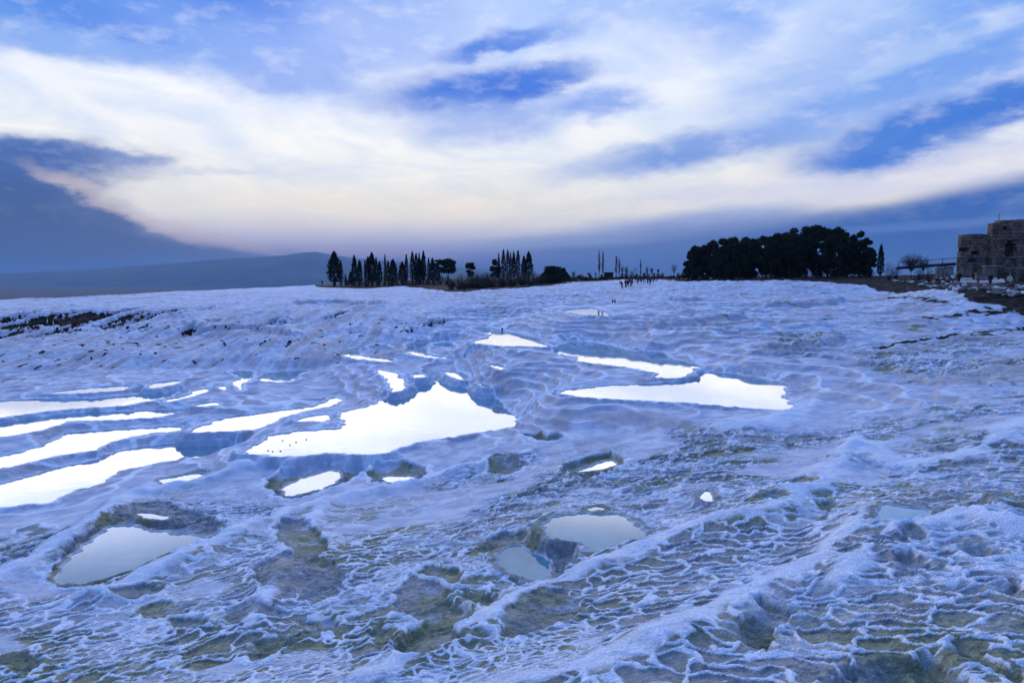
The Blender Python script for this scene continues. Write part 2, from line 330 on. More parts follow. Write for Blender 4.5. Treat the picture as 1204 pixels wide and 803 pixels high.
A = np.zeros((n_+3, n_+3)); A[:n_, :n_] = phi(D)+np.eye(n_)*.02; A[:n_, n_:] = np.c_[np.ones(n_), Pf]; A[n_:, :n_] = A[:n_, n_:].T
sol = np.linalg.solve(A, np.r_[pts[:, 2], 0, 0, 0])
def rbf(f):
    sh = f.shape[:-1]; f = f.reshape(-1, 2); out = np.empty(len(f))
    for i in range(0, len(f), 4000):
        q = f[i:i+4000]; d = np.linalg.norm(q[:, None]-Pf[None], axis=2)
        out[i:i+4000] = phi(d)@sol[:n_]+sol[n_]+q@sol[n_+1:]
    return out.reshape(sh)
# coarse evaluation grid in (azimuth, ln r)
ga = np.linspace(-41, 41, 165); gl = np.linspace(math.log(2), math.log(430), 220)
GA, GL = np.meshgrid(ga, gl); GR_ = np.exp(GL)
GZ = rbf(np.stack([GA/14.0, GL*2.2], -1))
def base(azd, r):
    u = np.clip((azd+41)/82*164, 0, 163.999); v = np.clip((np.log(np.maximum(r, 2))-math.log(2))/(math.log(430)-math.log(2))*219, 0, 218.999)
    i = u.astype(int); j = v.astype(int); fu = u-i; fv = v-j
    return (GZ[j, i]*(1-fu)+GZ[j, i+1]*fu)*(1-fv)+(GZ[j+1, i]*(1-fu)+GZ[j+1, i+1]*fu)*fv

# ------------------------------------------------------------------ the fan-shaped grid (finer where more is seen)
FINE = 1.0
az_in = np.arange(-39, 39.001, .082/FINE)
side = [39.]; st = .12
while side[-1] < 180: st *= 1.12; side.append(side[-1]+min(st, 8))
side = np.array(side[1:]); side = side[side < 179]
AZ = np.r_[-side[::-1], az_in, side]
R = [1.0]
while R[-1] < 45000:
    r = R[-1]
    k = .05 if r < 4 else .006 if r < 5.5 else .0023 if r < 20 else .0017 if r < 45 else .0014 if r < 95 else .0032 if r < 190 else .008 if r < 420 else .05
    R.append(r*(1+k/(FINE if r < 430 else 1)))
R = np.array(R)
AA, RR = np.meshgrid(AZ, R)
NR, NA = AA.shape
X = RR*np.sin(np.radians(AA)); Y = RR*np.cos(np.radians(AA))
B0 = base(AA, RR)
Z = B0.copy()
inr = int(np.searchsorted(R, 430))
x = X[:inr]; y = Y[:inr]; z = Z[:inr]; rr = RR[:inr]; aa = AA[:inr]
nearw = 1-sst(60, 130, rr)
earth = np.zeros_like(z); stain = np.zeros_like(z); pale = np.zeros_like(z)
# pixel-like azimuth, handy for talking about regions
PX = 602+F*np.tan(np.radians(np.clip(aa, -60, 60)))

# quiet ground around the pools so their dams stay in sight
prox = np.zeros_like(z)
def _win(P, pad):
    a = np.degrees(np.arctan2(P[:, 0], P[:, 1])); r = np.hypot(P[:, 0], P[:, 1]); da = math.degrees(pad/r.min())
    return slice(max(0, np.searchsorted(R, r.min()-pad)), min(inr, np.searchsorted(R, r.max()+pad))), slice(np.searchsorted(AZ, a.min()-da), np.searchsorted(AZ, a.max()+da))
for lv, pl in POOLS:
    P = np.array([at_z(a, b, lv) for a, b in pl])[:, :2]; r_ = float(np.hypot(P[:, 0], P[:, 1]).mean())
    if r_ < 35: continue
    pad = 9.; s0, s1 = _win(P, pad); c = P.mean(0); 
    d2 = np.full(x[s0, s1].shape, 1e9)
    for i in range(len(P)):
        a_, b_ = P[i], P[i-1]; e_ = b_-a_; t_ = np.clip(((x[s0, s1]-a_[0])*e_[0]+(y[s0, s1]-a_[1])*e_[1])/(e_@e_), 0, 1)
        d2 = np.minimum(d2, (x[s0, s1]-a_[0]-t_*e_[0])**2+(y[s0, s1]-a_[1]-t_*e_[1])**2)
    prox[s0, s1] = np.maximum(prox[s0, s1], 1-sst(1.5, pad, np.sqrt(d2)))
quiet = 1-.9*prox
# undulation
z += quiet*(.20*fbm(x/9, y/9, 3, 3)*sst(12, 60, rr)*(1-sst(230, 300, rr)*.5)+.05*fbm(x/3.1, y/3.1, 5, 2)*sst(6, 20, rr))
# slope direction drapery on the left hillside (flutes running down the slope) and shelves
hill = sst(56, 63, y)*(1-sst(100, 130, y))*(1-sst(430, 560, PX))
wy = y+2.5*fbm(x/14, y/14, 11, 3)
fl = fbm(x/1.0, wy/18, 21, 4, .55)
z += hill*(.26*fl+.30*fbm(x/7, wy/20, 23, 3))
sh = (z+.4*fbm(x/12, y/12, 33, 3))/1.1; fr = sh-np.floor(sh)
z = z+hill*.30*(sst(.1, .6, fr)-fr)
# stepped terraces over the middle right and centre
def band_(v, a, b): return sst(a-.05, a+.05, v)*(1-sst(b-.05, b+.05, v))
def terrace(z, step, w, seed, amp, sharp=(.55, 1.0)):
    h = (z+amp*fbm(x/10, y/10, seed, 4, .55))/step; f = h-np.floor(h)
    return z+w*step*(sst(sharp[0], sharp[1], f)-f)
mid = sst(28, 40, rr)*(1-sst(190, 240, rr))*(1-hill)*quiet
z = terrace(z, .5, .8*mid*sst(470, 560, PX)*(1-.45*sst(900, 1050, PX)), 41, 1.0, (.1, .62))
z = terrace(z, .3, .6*mid, 43, .5, (.1, .7))
wst = sst(26, 36, rr)*(1-sst(85, 110, rr))*(1-hill)*np.maximum(sst(.05, .4, prox), .6*sst(-.1, .3, fbm(x/12, y/12, 46, 2)))
hst = (z+.30*fbm(x/8, y/8, 45, 4, .55))/.32; fst = hst-np.floor(hst)
z = z+wst*.9*.32*(sst(.05, .42, fst)-fst)+wst*.03*np.exp(-((fst-.46)/.07)**2)
lipline = wst*np.exp(-((fst-.47)/.07)**2); riser = wst*band_(fst, .05, .40)
# drapery on steep bits of the centre
z += .05*mid*fbm(x/.9, y/5, 47, 3)

z += quiet*sst(30, 50, rr)*(1-sst(150, 200, rr))*(.022*fbm(x/2.6, y/.9, 49, 3)+.010*fbm(x/.9, y/.4, 50, 2))
# smooth ridges
def seg_dist(px, py, poly, closed=False):
    d2 = np.full(px.shape, 1e9); m = len(poly)
    for i in range(m if closed else m-1):
        a = poly[i]; b = poly[(i+1) % m]; e = b-a; L2 = max(e@e, 1e-9)
        t = np.clip(((px-a[0])*e[0]+(py-a[1])*e[1])/L2, 0, 1)
        d2 = np.minimum(d2, (px-a[0]-t*e[0])**2+(py-a[1]-t*e[1])**2)
    return np.sqrt(d2)
def inside(px, py, poly):
    c = np.zeros(px.shape, bool); m = len(poly)
    for i in range(m):
        a = poly[i]; b = poly[i-1]
        if a[1] == b[1]: continue
        c ^= ((a[1] > py) != (b[1] > py)) & (px < (b[0]-a[0])*(py-a[1])/(b[1]-a[1])+a[0])
    return c
def march(px, py):                        # where the ray through a photo pixel meets the smooth base
    d = ray(px, py); ys = np.exp(np.linspace(math.log(5), math.log(400), 3000))
    P = d[None]*(ys/d[1])[:, None]
    zb = base(np.degrees(np.arctan2(P[:, 0], P[:, 1])), np.hypot(P[:, 0], P[:, 1]))
    k = np.argmax(P[:, 2] < zb)
    return P[k] if P[k, 2] < zb[k] else P[-1]
def window(P, pad):                       # grid rows/columns round a set of points
    a = np.degrees(np.arctan2(P[:, 0], P[:, 1])); r = np.hypot(P[:, 0], P[:, 1]); da = math.degrees(pad/r.min())
    return slice(max(0, np.searchsorted(R, r.min()-pad)), min(inr, np.searchsorted(R, r.max()+pad))), slice(np.searchsorted(AZ, a.min()-da), np.searchsorted(AZ, a.max()+da))
def chaikin(P):
    P = np.asarray(P, float); Q = np.roll(P, -1, 0)
    return np.stack([P*.8+Q*.2, P*.2+Q*.8], 1).reshape(-1, P.shape[1])
smooth = np.zeros_like(z)
for pl, w, h in RIDGES:
    P = np.array([march(*q) for q in pl])[:, :2]
    s0, s1 = window(P, w*4)
    d = seg_dist(x[s0, s1]+.35*w*fbm(x[s0, s1]/2, y[s0, s1]/2, 51, 2), y[s0, s1], P)
    g = np.exp(-(d/w)**2)
    z[s0, s1] += g*h*(1+.5*fbm(x[s0, s1]/1.6, y[s0, s1]/1.6, 53, 3)); smooth[s0, s1] = np.maximum(smooth[s0, s1], np.exp(-(d/(w*(.85+.8*fbm(x[s0, s1]/1.1, y[s0, s1]/1.1, 54, 3))))**2))

# rounded shelves that hang over the ground in front of them: (outline as seen, height m, depth of shelf m)
tan = np.zeros_like(z)
SHELVES = [([(862,357),(900,361),(940,362),(980,357),(1000,352)], .55, 9), ([(768,354),(800,356),(832,354)], .4, 6), ([(640,373),(665,378),(720,384),(770,386),(820,382),(905,374)], .3, 7),
 ([(700,398),(745,394),(780,399),(815,401),(850,393),(880,394)], .18, 6), ([(855,410),(890,415),(930,412),(985,404),(1010,398)], .3, 6), ([(1010,372),(1060,378),(1120,384)], .2, 6),
 ([(560,362),(600,368),(640,366)], .3, 6), ([(600,352),(660,349),(720,350)], .25, 8), ([(480,372),(510,380),(545,381)], .2, 5), ([(548,414),(575,420),(610,416),(640,420)], .35, 3), ([(560,442),(600,449),(630,456)], .4, 2.5),
 ([(620,470),(640,492),(690,496),(760,493),(830,494)], .35, 2.5), ([(380,440),(410,446),(440,462),(452,476)], .25, 3), ([(200,384),(240,390),(290,386),(340,398),(380,395)], .5, 6), ([(300,363),(345,358),(400,356),(470,362)], .5, 7), ([(950,352),(1010,346),(1060,349)], .2, 7)]
for pl, hh_, dp_ in SHELVES:
    P = np.array([march(*q) for q in pl])[:, :2]; s0, s1 = window(P, dp_*1.6); xx = x[s0, s1]; yy = y[s0, s1]
    P = P[np.argsort(P[:, 0])]
    jx_ = xx+.5*fbm(xx/2.2, yy/2.2, 181, 3); ln = np.interp(jx_, P[:, 0], P[:, 1])+.5*np.abs(vnoise(xx/1.6, yy/9, 182))+.6*fbm(xx/3, yy/6, 183, 2)
    endw = sst(0, .22, (xx-P[0, 0])/(P[-1, 0]-P[0, 0]))*(1-sst(.78, 1, (xx-P[0, 0])/(P[-1, 0]-P[0, 0])))
    s_ = yy-ln; kf = .12*fbm(xx/.6, yy/4, 184, 3)*np.exp(-(s_/.9)**2)
    z[s0, s1] += endw*(hh_*(sst(-.75, .35, s_+kf)-sst(.5, dp_, s_))-.15*hh_*np.exp(-((s_+1.3)/1.1)**2)+kf*.8)*(1-.75*sst(.75, .97, prox[s0, s1]))
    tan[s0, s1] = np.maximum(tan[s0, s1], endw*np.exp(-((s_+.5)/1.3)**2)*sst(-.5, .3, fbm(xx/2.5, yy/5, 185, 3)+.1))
# rimstone cells: nets of thin raised rims round shallow hollows, in three sizes
cellw = (1-sst(42, 75, rr))*sst(4.5, 5.5, rr)
J = slice(0, int(np.searchsorted(R, 90)))
xs, ys = x[J], y[J]
wx = xs+.26*fbm(xs/.8, ys/.8, 61, 3, .55); wy = ys+.26*fbm(xs/.8+9, ys/.8, 67, 3, .55)
wx2 = xs+.12*fbm(xs/.35, ys/.35, 63, 2); wy2 = ys+.12*fbm(xs/.35+5, ys/.35, 64, 2)
tl = sst(360, 760, PX[J])
kk = (tl+.18*fbm(xs/4, ys/4, 69, 2)) > .5
def cells(size, asp, seed, wx, wy):
    out = []
    for ang in (math.radians(26), math.radians(-26)):
        c, s = math.cos(ang), math.sin(ang)
        f1, f2, i = voro((wx*c+wy*s)/(size*asp), (-wx*s+wy*c)/size, seed)
        out.append((f2-f1, i))
    return [np.where(kk, b, a) for a, b in zip(*out)]
farc = sst(14, 23, rr[J]+4*fbm(xs/5, ys/5, 70, 2))
e1, i1 = cells(.36, 2.0, 81, wx, wy)
e0, i0_ = cells(.62, 2.3, 82, wx+1.2*(wx-xs), wy+1.2*(wy-ys))
e2, i2 = cells(.15, 1.8, 83, wx*.5+wx2*.5, wy*.5+wy2*.5)
m1 = sst(-.35, .02, fbm(xs/3.6+3, ys/3.6, 91, 3)+.16); m2 = sst(-.4, .0, fbm(xs/3.7, ys/3.7+8, 93, 3)+.1); m0 = sst(-.3, .05, fbm(xs/7+3, ys/7, 92, 3))
sm = (1-.75*sst(.45, .95, smooth[J])); W1 = cellw[J]*sm*quiet[J]
def prof(e, w): return np.exp(-(e/w)**1.5)
v1 = 1+.6*fbm(xs/.6, ys/.6, 97, 2)
h0 = prof(e0, .09)*v1; h1 = prof(e1, .09)*v1; h2 = prof(e2, .13)
g0 = sst(.04, .40, e0); g1 = sst(.03, .30, e1); g2 = sst(.05, .45, e2)
# each hollow holds its own level: a little drop whose size depends on the cell
z[J] += W1*(farc*m0*(.055*h0-.085*g0*(.3+i0_))+(1-.7*farc)*m1*(.030*h1-.034*g1*(.25+i1))+(1-farc)*m2*(.012*h2-.012*g2*(.3+i2)))
q0 = sst(.03, .22, e0); q1 = sst(.05, .20, e1); q2 = sst(.06, .28, e2)
reg = sst(-.28, .12, fbm(xs/3, ys/3, 99, 3))
hol = np.maximum.reduce([farc*m0*q0*(.35+.9*i0_), (1-.5*farc)*m1*q1*(.5+.6*i1), .85*(1-farc)*m2*q2*(.40+.6*i2)*q1**.3])
hol = np.clip(hol*W1, 0, 1)*(.62+.38*reg)
rim = np.zeros_like(z); rim[J] = np.clip(W1*np.maximum.reduce([farc*m0*prof(e0, .09), (1-.6*farc)*m1*prof(e1, .11), .85*(1-farc)*m2*prof(e2, .15)]), 0, 1)
stain[J] = np.maximum(stain[J], hol)
z[J] += .008*fbm(xs/.09, ys/.09, 101, 2)*(1-farc)+.015*fbm(xs/.4, ys/.4, 102, 3)*W1

# carve the dry hollows, then the pools (low ones first so a higher dam stands over the lower water)
def poly_sd(xx, yy, P):
    d = seg_dist(xx, yy, P, True); return np.where(inside(xx, yy, P), -d, d)
for dep, pl in DRY:
    dep *= DRY_SCALE if dep <= .31 else 1
    Q = chaikin(np.array([march(*q) for q in pl])); P = Q[:, :2]
    s0, s1 = window(P, 2.0); xx = x[s0, s1]; yy = y[s0, s1]
    r_ = float(np.mean(np.hypot(P[:, 0], P[:, 1]))); k = max(1., r_/20)
    sd = poly_sd(xx+.16*k*fbm(xx/(.6*k), yy/(.6*k), 111, 3), yy+.16*k*fbm(xx/(.6*k), yy/(.6*k), 113, 3), P)
    zc = Q[:, 2].mean()
    zi = .2*zc+.8*B0[s0, s1]-dep*.42+.85*(z[s0, s1]-B0[s0, s1])+.05*fbm(xx/.8, yy/.8, 115, 3)
    t = sst(-.16*k, .0, sd); lip = np.exp(-((sd-.03)/(.07*k))**2)
    z[s0, s1] = zi*(1-t)+z[s0, s1]*t+lip*.04*k
    rim[s0, s1] = np.maximum(rim[s0, s1]*t, np.exp(-((sd-.04*k)/(.08*k))**2)*.9)
    stain[s0, s1] = np.maximum(stain[s0, s1]*(t), (1-sst(-.09*k, .0, sd))*(.62+.35*fbm(xx/.7, yy/.7, 117, 3)))
order = sorted(range(len(POOLS)), key=lambda i: POOLS[i][0])
WATER = []
poolmask = np.zeros_like(z)
for i in order:
    lv, pl = POOLS[i]
    Q = chaikin(np.array([at_z(a, b, lv) for a, b in pl])); P = Q[:, :2]
    r_ = float(np.mean(np.hypot(P[:, 0], P[:, 1]))); k = min(max(.5, r_/50), 2.0)
    near = r_ < 35
    s0, s1 = window(P, 7*k); xx = x[s0, s1]; yy = y[s0, s1]
    ar = abs(sum(P[q_-1, 0]*P[q_, 1]-P[q_, 0]*P[q_-1, 1] for q_ in range(len(P))))/2; sz_ = min(1., math.sqrt(ar)/(4*k))
    jx = .26*k*sz_*fbm(xx/(1.1*k), yy/(1.1*k), 121, 3, .6); jy = .26*k*sz_*fbm(xx/(1.1*k)+7, yy/(1.1*k), 123, 3, .6)
    sd = poly_sd(xx+jx, yy+jy, P)
    zz_ = z[s0, s1]
    high = zz_ > lv                                         # ground above the water: a bank, gently cut
    lipw = .16*k; wallw = .55*k
    lipz = lv+.06*k
    # dam side: lip, then a steep rounded face down to the lower ground; bank side: slope up
    drop = np.clip(lipz-zz_, .05, 4); ww = (.30+.75*drop)*(1 if not near else .6)
    scal = np.abs(vnoise(xx/(.75*k), yy/(.75*k), 124))*.30*k
    tdn = sst(lipw, lipw+ww, sd-scal*(sd > 0)); ns = np.maximum(1, np.round(drop/.38)); u_ = tdn*ns; fu_ = u_-np.floor(u_)
    tdn = .25*tdn+.75*(np.floor(u_)+sst(0, .5, fu_))/ns; tup = sst(0, (.5 if near else 1.6)*k, sd)
    outz = np.where(high, lipz*(1-tup)+zz_*tup, lipz*(1-tdn)+zz_*tdn)
    flute = .07*k*fbm(xx/(.4*k), yy/(.4*k), 125, 3)*np.exp(-((sd-.5*k)/(.5*k))**2)*(sd > 0)
    dep = (.20 if near else .38)*(1+.4*fbm(xx/3, yy/3, 127, 3))
    tin = sst(-.45*k*sz_, .08*k, sd)
    newz = np.where(sd < .08*k, (lv-dep)*(1-tin)+lipz*tin, outz+flute)
    z[s0, s1] = newz
    rim[s0, s1] = np.maximum(rim[s0, s1], np.exp(-((sd-.12*k)/(.12*k))**2)*.8)
    ins = (1-sst(-.25*k, .25*k, sd))
    if not near: stain[s0, s1] *= 1-(1-sst(.4*k, 2.2*k, sd))
    else: stain[s0, s1] = np.maximum(stain[s0, s1], .75*(1-sst(.05, .35, sd))*sst(-.3, .02, sd))*(1-ins*.85)
    poolmask[s0, s1] = np.maximum(poolmask[s0, s1], ins)
    WATER.append((lv, s0, s1, sd < .13*k, np.array(pl, float).mean(0), r_))

tq = (B0[:inr]+.5*fbm(x/9, y/9, 43, 4, .55)+.08*fbm(x/1.5, y/1.5, 44, 2))/.3; tq = tq-np.floor(tq)
stain = np.maximum(stain, mid*(1-prox)*np.exp(-((tq-.12)/.13)**2)*sst(.0, .35, fbm(x/6, y/4, 171, 3))*.62)
# brown earth: plateau under the trees, the right embankment; streaks; also the cave shade painted on the left face
def band(a0, b0, v, soft): return sst(a0-soft, a0+soft, v)*(1-sst(b0-soft, b0+soft, v))
def edge_r(p, pts_):                       # piecewise limit in distance by px
    xs_ = [q[0] for q in pts_]; ys_ = [q[1] for q in pts_]; return np.interp(p, xs_, ys_)
nz = fbm(x/7, y/7, 131, 4)
eY = edge_r(PX, [(300,900),(372,232),(385,226),(430,218),(475,236),(515,190),(530,165),(545,160),(600,168),(650,180),(700,198),(760,215),(785,185),(805,150),(820,138),(900,128),(1000,120),(1040,108),(1090,88),(1140,73),(1204,64),(1300,58)])
earth = np.maximum(earth, sst(-3, 1, y-eY+3*nz))
# a white path through the crowd
d_ = np.abs(PX-np.interp(y, [140, 170, 230], [740, 790, 800])); 
# ledge streaks on the right
def streak(pl, w, s):
    P = np.array([march(*q) for q in pl])[:, :2]; s0, s1 = window(P, w*3)
    d = seg_dist(x[s0, s1], y[s0, s1]+w*.8*fbm(x[s0, s1]/2, y[s0, s1]/2, 133, 3), P)
    earth[s0, s1] = np.maximum(earth[s0, s1], np.exp(-(d/w)**2)*s*sst(-.6, .05, fbm(x[s0, s1]/1.5, y[s0, s1]/1.5, 135, 3)+.15))
streak([(1090,377),(1110,374),(1150,369),(1204,363)], 1.1, .8); streak([(1015,411),(1060,404),(1100,399),(1150,394),(1210,388)], .5, .75)
streak([(1125,392),(1165,391),(1215,386)], .5, .7); streak([(1040,350),(1080,352),(1110,356)], .9, .7)
streak([(470,346),(500,345),(525,347)], 2.5, .5)
# caves/overhangs in the left hillside: shallow dents, their shade painted in soil colour
rngc = np.random.default_rng(5)
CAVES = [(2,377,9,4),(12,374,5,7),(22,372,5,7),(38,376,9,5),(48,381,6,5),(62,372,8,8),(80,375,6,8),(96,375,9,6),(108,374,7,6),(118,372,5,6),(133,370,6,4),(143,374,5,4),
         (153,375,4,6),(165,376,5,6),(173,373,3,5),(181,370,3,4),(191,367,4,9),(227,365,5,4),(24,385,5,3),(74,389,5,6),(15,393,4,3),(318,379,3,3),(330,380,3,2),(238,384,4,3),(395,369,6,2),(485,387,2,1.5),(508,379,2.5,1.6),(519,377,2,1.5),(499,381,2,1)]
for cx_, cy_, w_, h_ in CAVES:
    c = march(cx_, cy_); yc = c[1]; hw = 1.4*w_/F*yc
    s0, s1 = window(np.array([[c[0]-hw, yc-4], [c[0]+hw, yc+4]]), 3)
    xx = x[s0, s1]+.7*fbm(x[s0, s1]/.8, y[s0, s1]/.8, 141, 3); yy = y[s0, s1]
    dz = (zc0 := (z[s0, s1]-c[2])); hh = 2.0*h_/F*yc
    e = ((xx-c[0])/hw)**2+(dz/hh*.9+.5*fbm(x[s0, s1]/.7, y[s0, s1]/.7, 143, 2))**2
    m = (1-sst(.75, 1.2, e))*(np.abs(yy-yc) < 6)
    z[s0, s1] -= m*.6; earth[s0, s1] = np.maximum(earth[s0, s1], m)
spk = hill*(1-sst(84, 90, y))*sst(.58, .66, fbm(x/.8, y/1.6, 145, 3)+.35*fbm(x/15, y/9, 147, 2)); earth = np.maximum(earth, spk*.7)
pale = np.clip(np.maximum.reduce([rim, .45*smooth, lipline*.9]), 0, 1)*(1-poolmask); tan = np.maximum(tan, riser*.55*(1-poolmask))
# smaller plateau relief, banks
z += earth*sst(60, 70, y)*.10*fbm(x/1.2, y/1.2, 153, 4)*(PX > 380)
tan = np.maximum(tan, .75*hill*sst(-.25, .4, fbm(x/1.3, y/14, 191, 4)))
tan = np.maximum(tan, mid*sst(.05, .5, fbm(x/7, y/4, 192, 4))*.8)
Z[:inr] = z
# the plateau ends beyond the trees and the land falls to a wide plain
ed = np.interp(np.clip(AA, -60, 60), [-60, -39, -30, -20, -13, -8, 0, 20, 60], [160, 172, 186, 225, 262, 330, 380, 400, 420])
fall = sst(0, 1, (RR-ed)/420)
VAL = -150+14*fbm(X/2500, Y/2500, 161, 4)*sst(700, 2500, RR)
Z = Z*(1-fall)+VAL*fall
behind = sst(60, 150, np.abs(AA)); Z[:inr] = Z[:inr]
full = lambda a: np.vstack([a, np.zeros((NR-inr, NA))])
earthF = full(earth); earthF = np.maximum(earthF, sst(.15, .4, fall)); stainF = full(stain*(1-poolmask)); paleF = full(pale); tanF = full(tan)

def ground_z(px_, py_):
    a = math.degrees(math.atan2(px_, py_)); r = math.hypot(px_, py_)
    j = min(max(int(np.searchsorted(R, r)), 1), NR-1); i = min(max(int(np.searchsorted(AZ, a)), 1), NA-1)
    return float(Z[j, i])
def make_grid_mesh(name):
    vs = np.stack([X, Y, Z], -1).reshape(-1, 3).astype(np.float32)
    vs = np.vstack([vs, [[0, 0, Z[0].mean()]]]).astype(np.float32)
    jj, ii = np.meshgrid(np.arange(NR-1), np.arange(NA), indexing='ij')
    i2_ = (ii+1) % NA
    q = np.stack([jj*NA+ii, jj*NA+i2_, (jj+1)*NA+i2_, (jj+1)*NA+ii], -1).reshape(-1, 4)
    c = NR*NA; i0 = np.arange(NA); tri = np.stack([np.full(NA, c), (i0+1) % NA, i0], -1)
    loops = np.r_[q.reshape(-1), tri.reshape(-1)].astype(np.int32)
    starts = np.r_[np.arange(len(q))*4, len(q)*4+np.arange(NA)*3].astype(np.int32)
    me = bpy.data.meshes.new(name)
    me.vertices.add(len(vs)); me.vertices.foreach_set('co', vs.reshape(-1))
    me.loops.add(len(loops)); me.loops.foreach_set('vertex_index', loops)
    me.polygons.add(len(starts)); me.polygons.foreach_set('loop_start', starts)
    me.polygons.foreach_set('use_smooth', np.ones(len(starts), bool))
    me.update(calc_edges=True)
    a = me.color_attributes.new('cover', 'FLOAT_COLOR', 'POINT')
    cc = np.ones((len(vs), 4), np.float32)
    for k_, f_ in enumerate((stainF, earthF, paleF)): cc[:-1, k_] = np.clip(f_, 0, 1).reshape(-1)
    cc[:-1, 3] = np.clip(tanF, 0, 1).reshape(-1)
    a.data.foreach_set('color', cc.reshape(-1))
    return me

# ------------------------------------------------------------------ materials
def mat(name, rough=.8, base=(.5, .5, .5), spec=.3):
    m = bpy.data.materials.new(name); m.use_nodes = True; b = m.node_tree.nodes['Principled BSDF']
    b.inputs['Base Color'].default_value = (*base, 1); b.inputs['Roughness'].default_value = rough; b.inputs['Specular IOR Level'].default_value = spec
    return m, m.node_tree, b
def use(m_nt):
    global nt; nt = m_nt
def noise(scale, detail=4, rough=.55, vec=None, dist=0):
    n = N('ShaderNodeTexNoise'); n.inputs['Scale'].default_value = scale; n.inputs['Detail'].default_value = detail; n.inputs['Roughness'].default_value = rough; n.inputs['Distortion'].default_value = dist
    if vec is None: vec = N('ShaderNodeTexCoord').outputs['Object']
    L(vec, n.inputs['Vector']); return n.outputs[0]
def mr(v, a, b, c=0, d=1, t='SMOOTHSTEP'):
    n = N('ShaderNodeMapRange', interpolation_type=t); L(v, n.inputs[0])
    for i, q in enumerate((a, b, c, d)): n.inputs[i+1].default_value = q
    return n.outputs[0]
def bump(b, h, strength, dist):
    n = N('ShaderNodeBump'); n.inputs['Strength'].default_value = strength; n.inputs['Distance'].default_value = dist
    L(h, n.inputs['Height']); L(n.outputs[0], b.inputs['Normal']); return n

gm, g_nt, gb = mat('travertine', .62, (.7, .7, .7), .35); use(g_nt)
at = N('ShaderNodeAttribute', attribute_name='cover'); sp = N('ShaderNodeSeparateColor'); L(at.outputs['Color'], sp.inputs[0])
P_ = N('ShaderNodeTexCoord').outputs['Object']
fine = noise(9, 6, .65, P_); medn = noise(1.3, 5, .6, P_); big = noise(.12, 4, .5, P_); grit = noise(38, 4, .7, P_)
white = mixc(mr(medn, .35, .68), (.76, .78, .82), (.50, .53, .60))
white = mixc(M('MULTIPLY', mr(big, .42, .62), .45), white, (.60, .60, .66))
white = mixc(mr(noise(.35, 6, .65, P_), .48, .62, 0, .5), white, (.52, .50, .54))
white = mixc(mr(sp.outputs[2], .08, .6), white, (.95, .95, .95))
white = mixc(M('MULTIPLY', mr(M('ADD', at.outputs['Alpha'], M('MULTIPLY', M('SUBTRACT', medn, .5), .8)), .15, .8), .8), white, (.50, .44, .43))
algae = mixc(mr(fine, .3, .7), (.33, .325, .16), (.16, .16, .075))
silt = mixc(mr(fine, .3, .7), (.40, .39, .36), (.21, .205, .185))
org = mr(medn, .40, .60)
tone = mixc(mr(noise(.33, 3, .5, P_), .42, .58), silt, algae)
sf = mr(M('ADD', sp.outputs[0], M('MULTIPLY', M('SUBTRACT', fine, .5), .5)), .12, .62)
c_ = mixc(M('MULTIPLY', sf, .95), white, tone)
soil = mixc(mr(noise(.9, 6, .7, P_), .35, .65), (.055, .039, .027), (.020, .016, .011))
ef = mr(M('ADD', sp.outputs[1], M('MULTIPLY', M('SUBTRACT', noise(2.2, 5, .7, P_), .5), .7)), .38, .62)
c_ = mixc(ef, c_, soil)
L(c_, gb.inputs['Base Color']); L(mr(ef, 0, 1, .35, .03, 'LINEAR'), gb.inputs['Specular IOR Level'])
# ripples of fine crust
mpn = N('ShaderNodeMapping'); L(P_, mpn.inputs[0]); mpn.inputs['Scale'].default_value = (1, 1, 2.5)
vor = N('ShaderNodeTexVoronoi', feature='DISTANCE_TO_EDGE'); vor.inputs['Scale'].default_value = 14
wv = N('ShaderNodeVectorMath', operation='ADD'); L(P_, wv.inputs[0])
nn = N('ShaderNodeTexNoise'); nn.inputs['Scale'].default_value = 5; nn.inputs['Detail'].default_value = 4; L(P_, nn.inputs['Vector'])
sc2 = N('ShaderNodeVectorMath', operation='SCALE'); L(nn.outputs['Color'], sc2.inputs[0]); sc2.inputs['Scale'].default_value = .35; L(sc2.outputs[0], wv.inputs[1]); L(wv.outputs[0], vor.inputs['Vector'])
hgt = M('ADD', M('MULTIPLY', grit, .35), M('ADD', M('MULTIPLY', fine, 1.0), M('MULTIPLY', mr(vor.outputs[0], .0, .22), -.45)))
b1_ = bump(gb, hgt, .8, .035)
b0_ = N('ShaderNodeBump'); b0_.inputs['Strength'].default_value = .6; b0_.inputs['Distance'].default_value = .10; L(noise(1.4, 5, .6, P_), b0_.inputs['Height']); L(b0_.outputs[0], b1_.inputs['Normal'])
L(mr(medn, .35, .65, .5, .8), gb.inputs['Roughness'])

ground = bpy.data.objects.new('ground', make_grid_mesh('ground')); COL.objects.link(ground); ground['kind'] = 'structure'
ground.data.materials.append(gm)

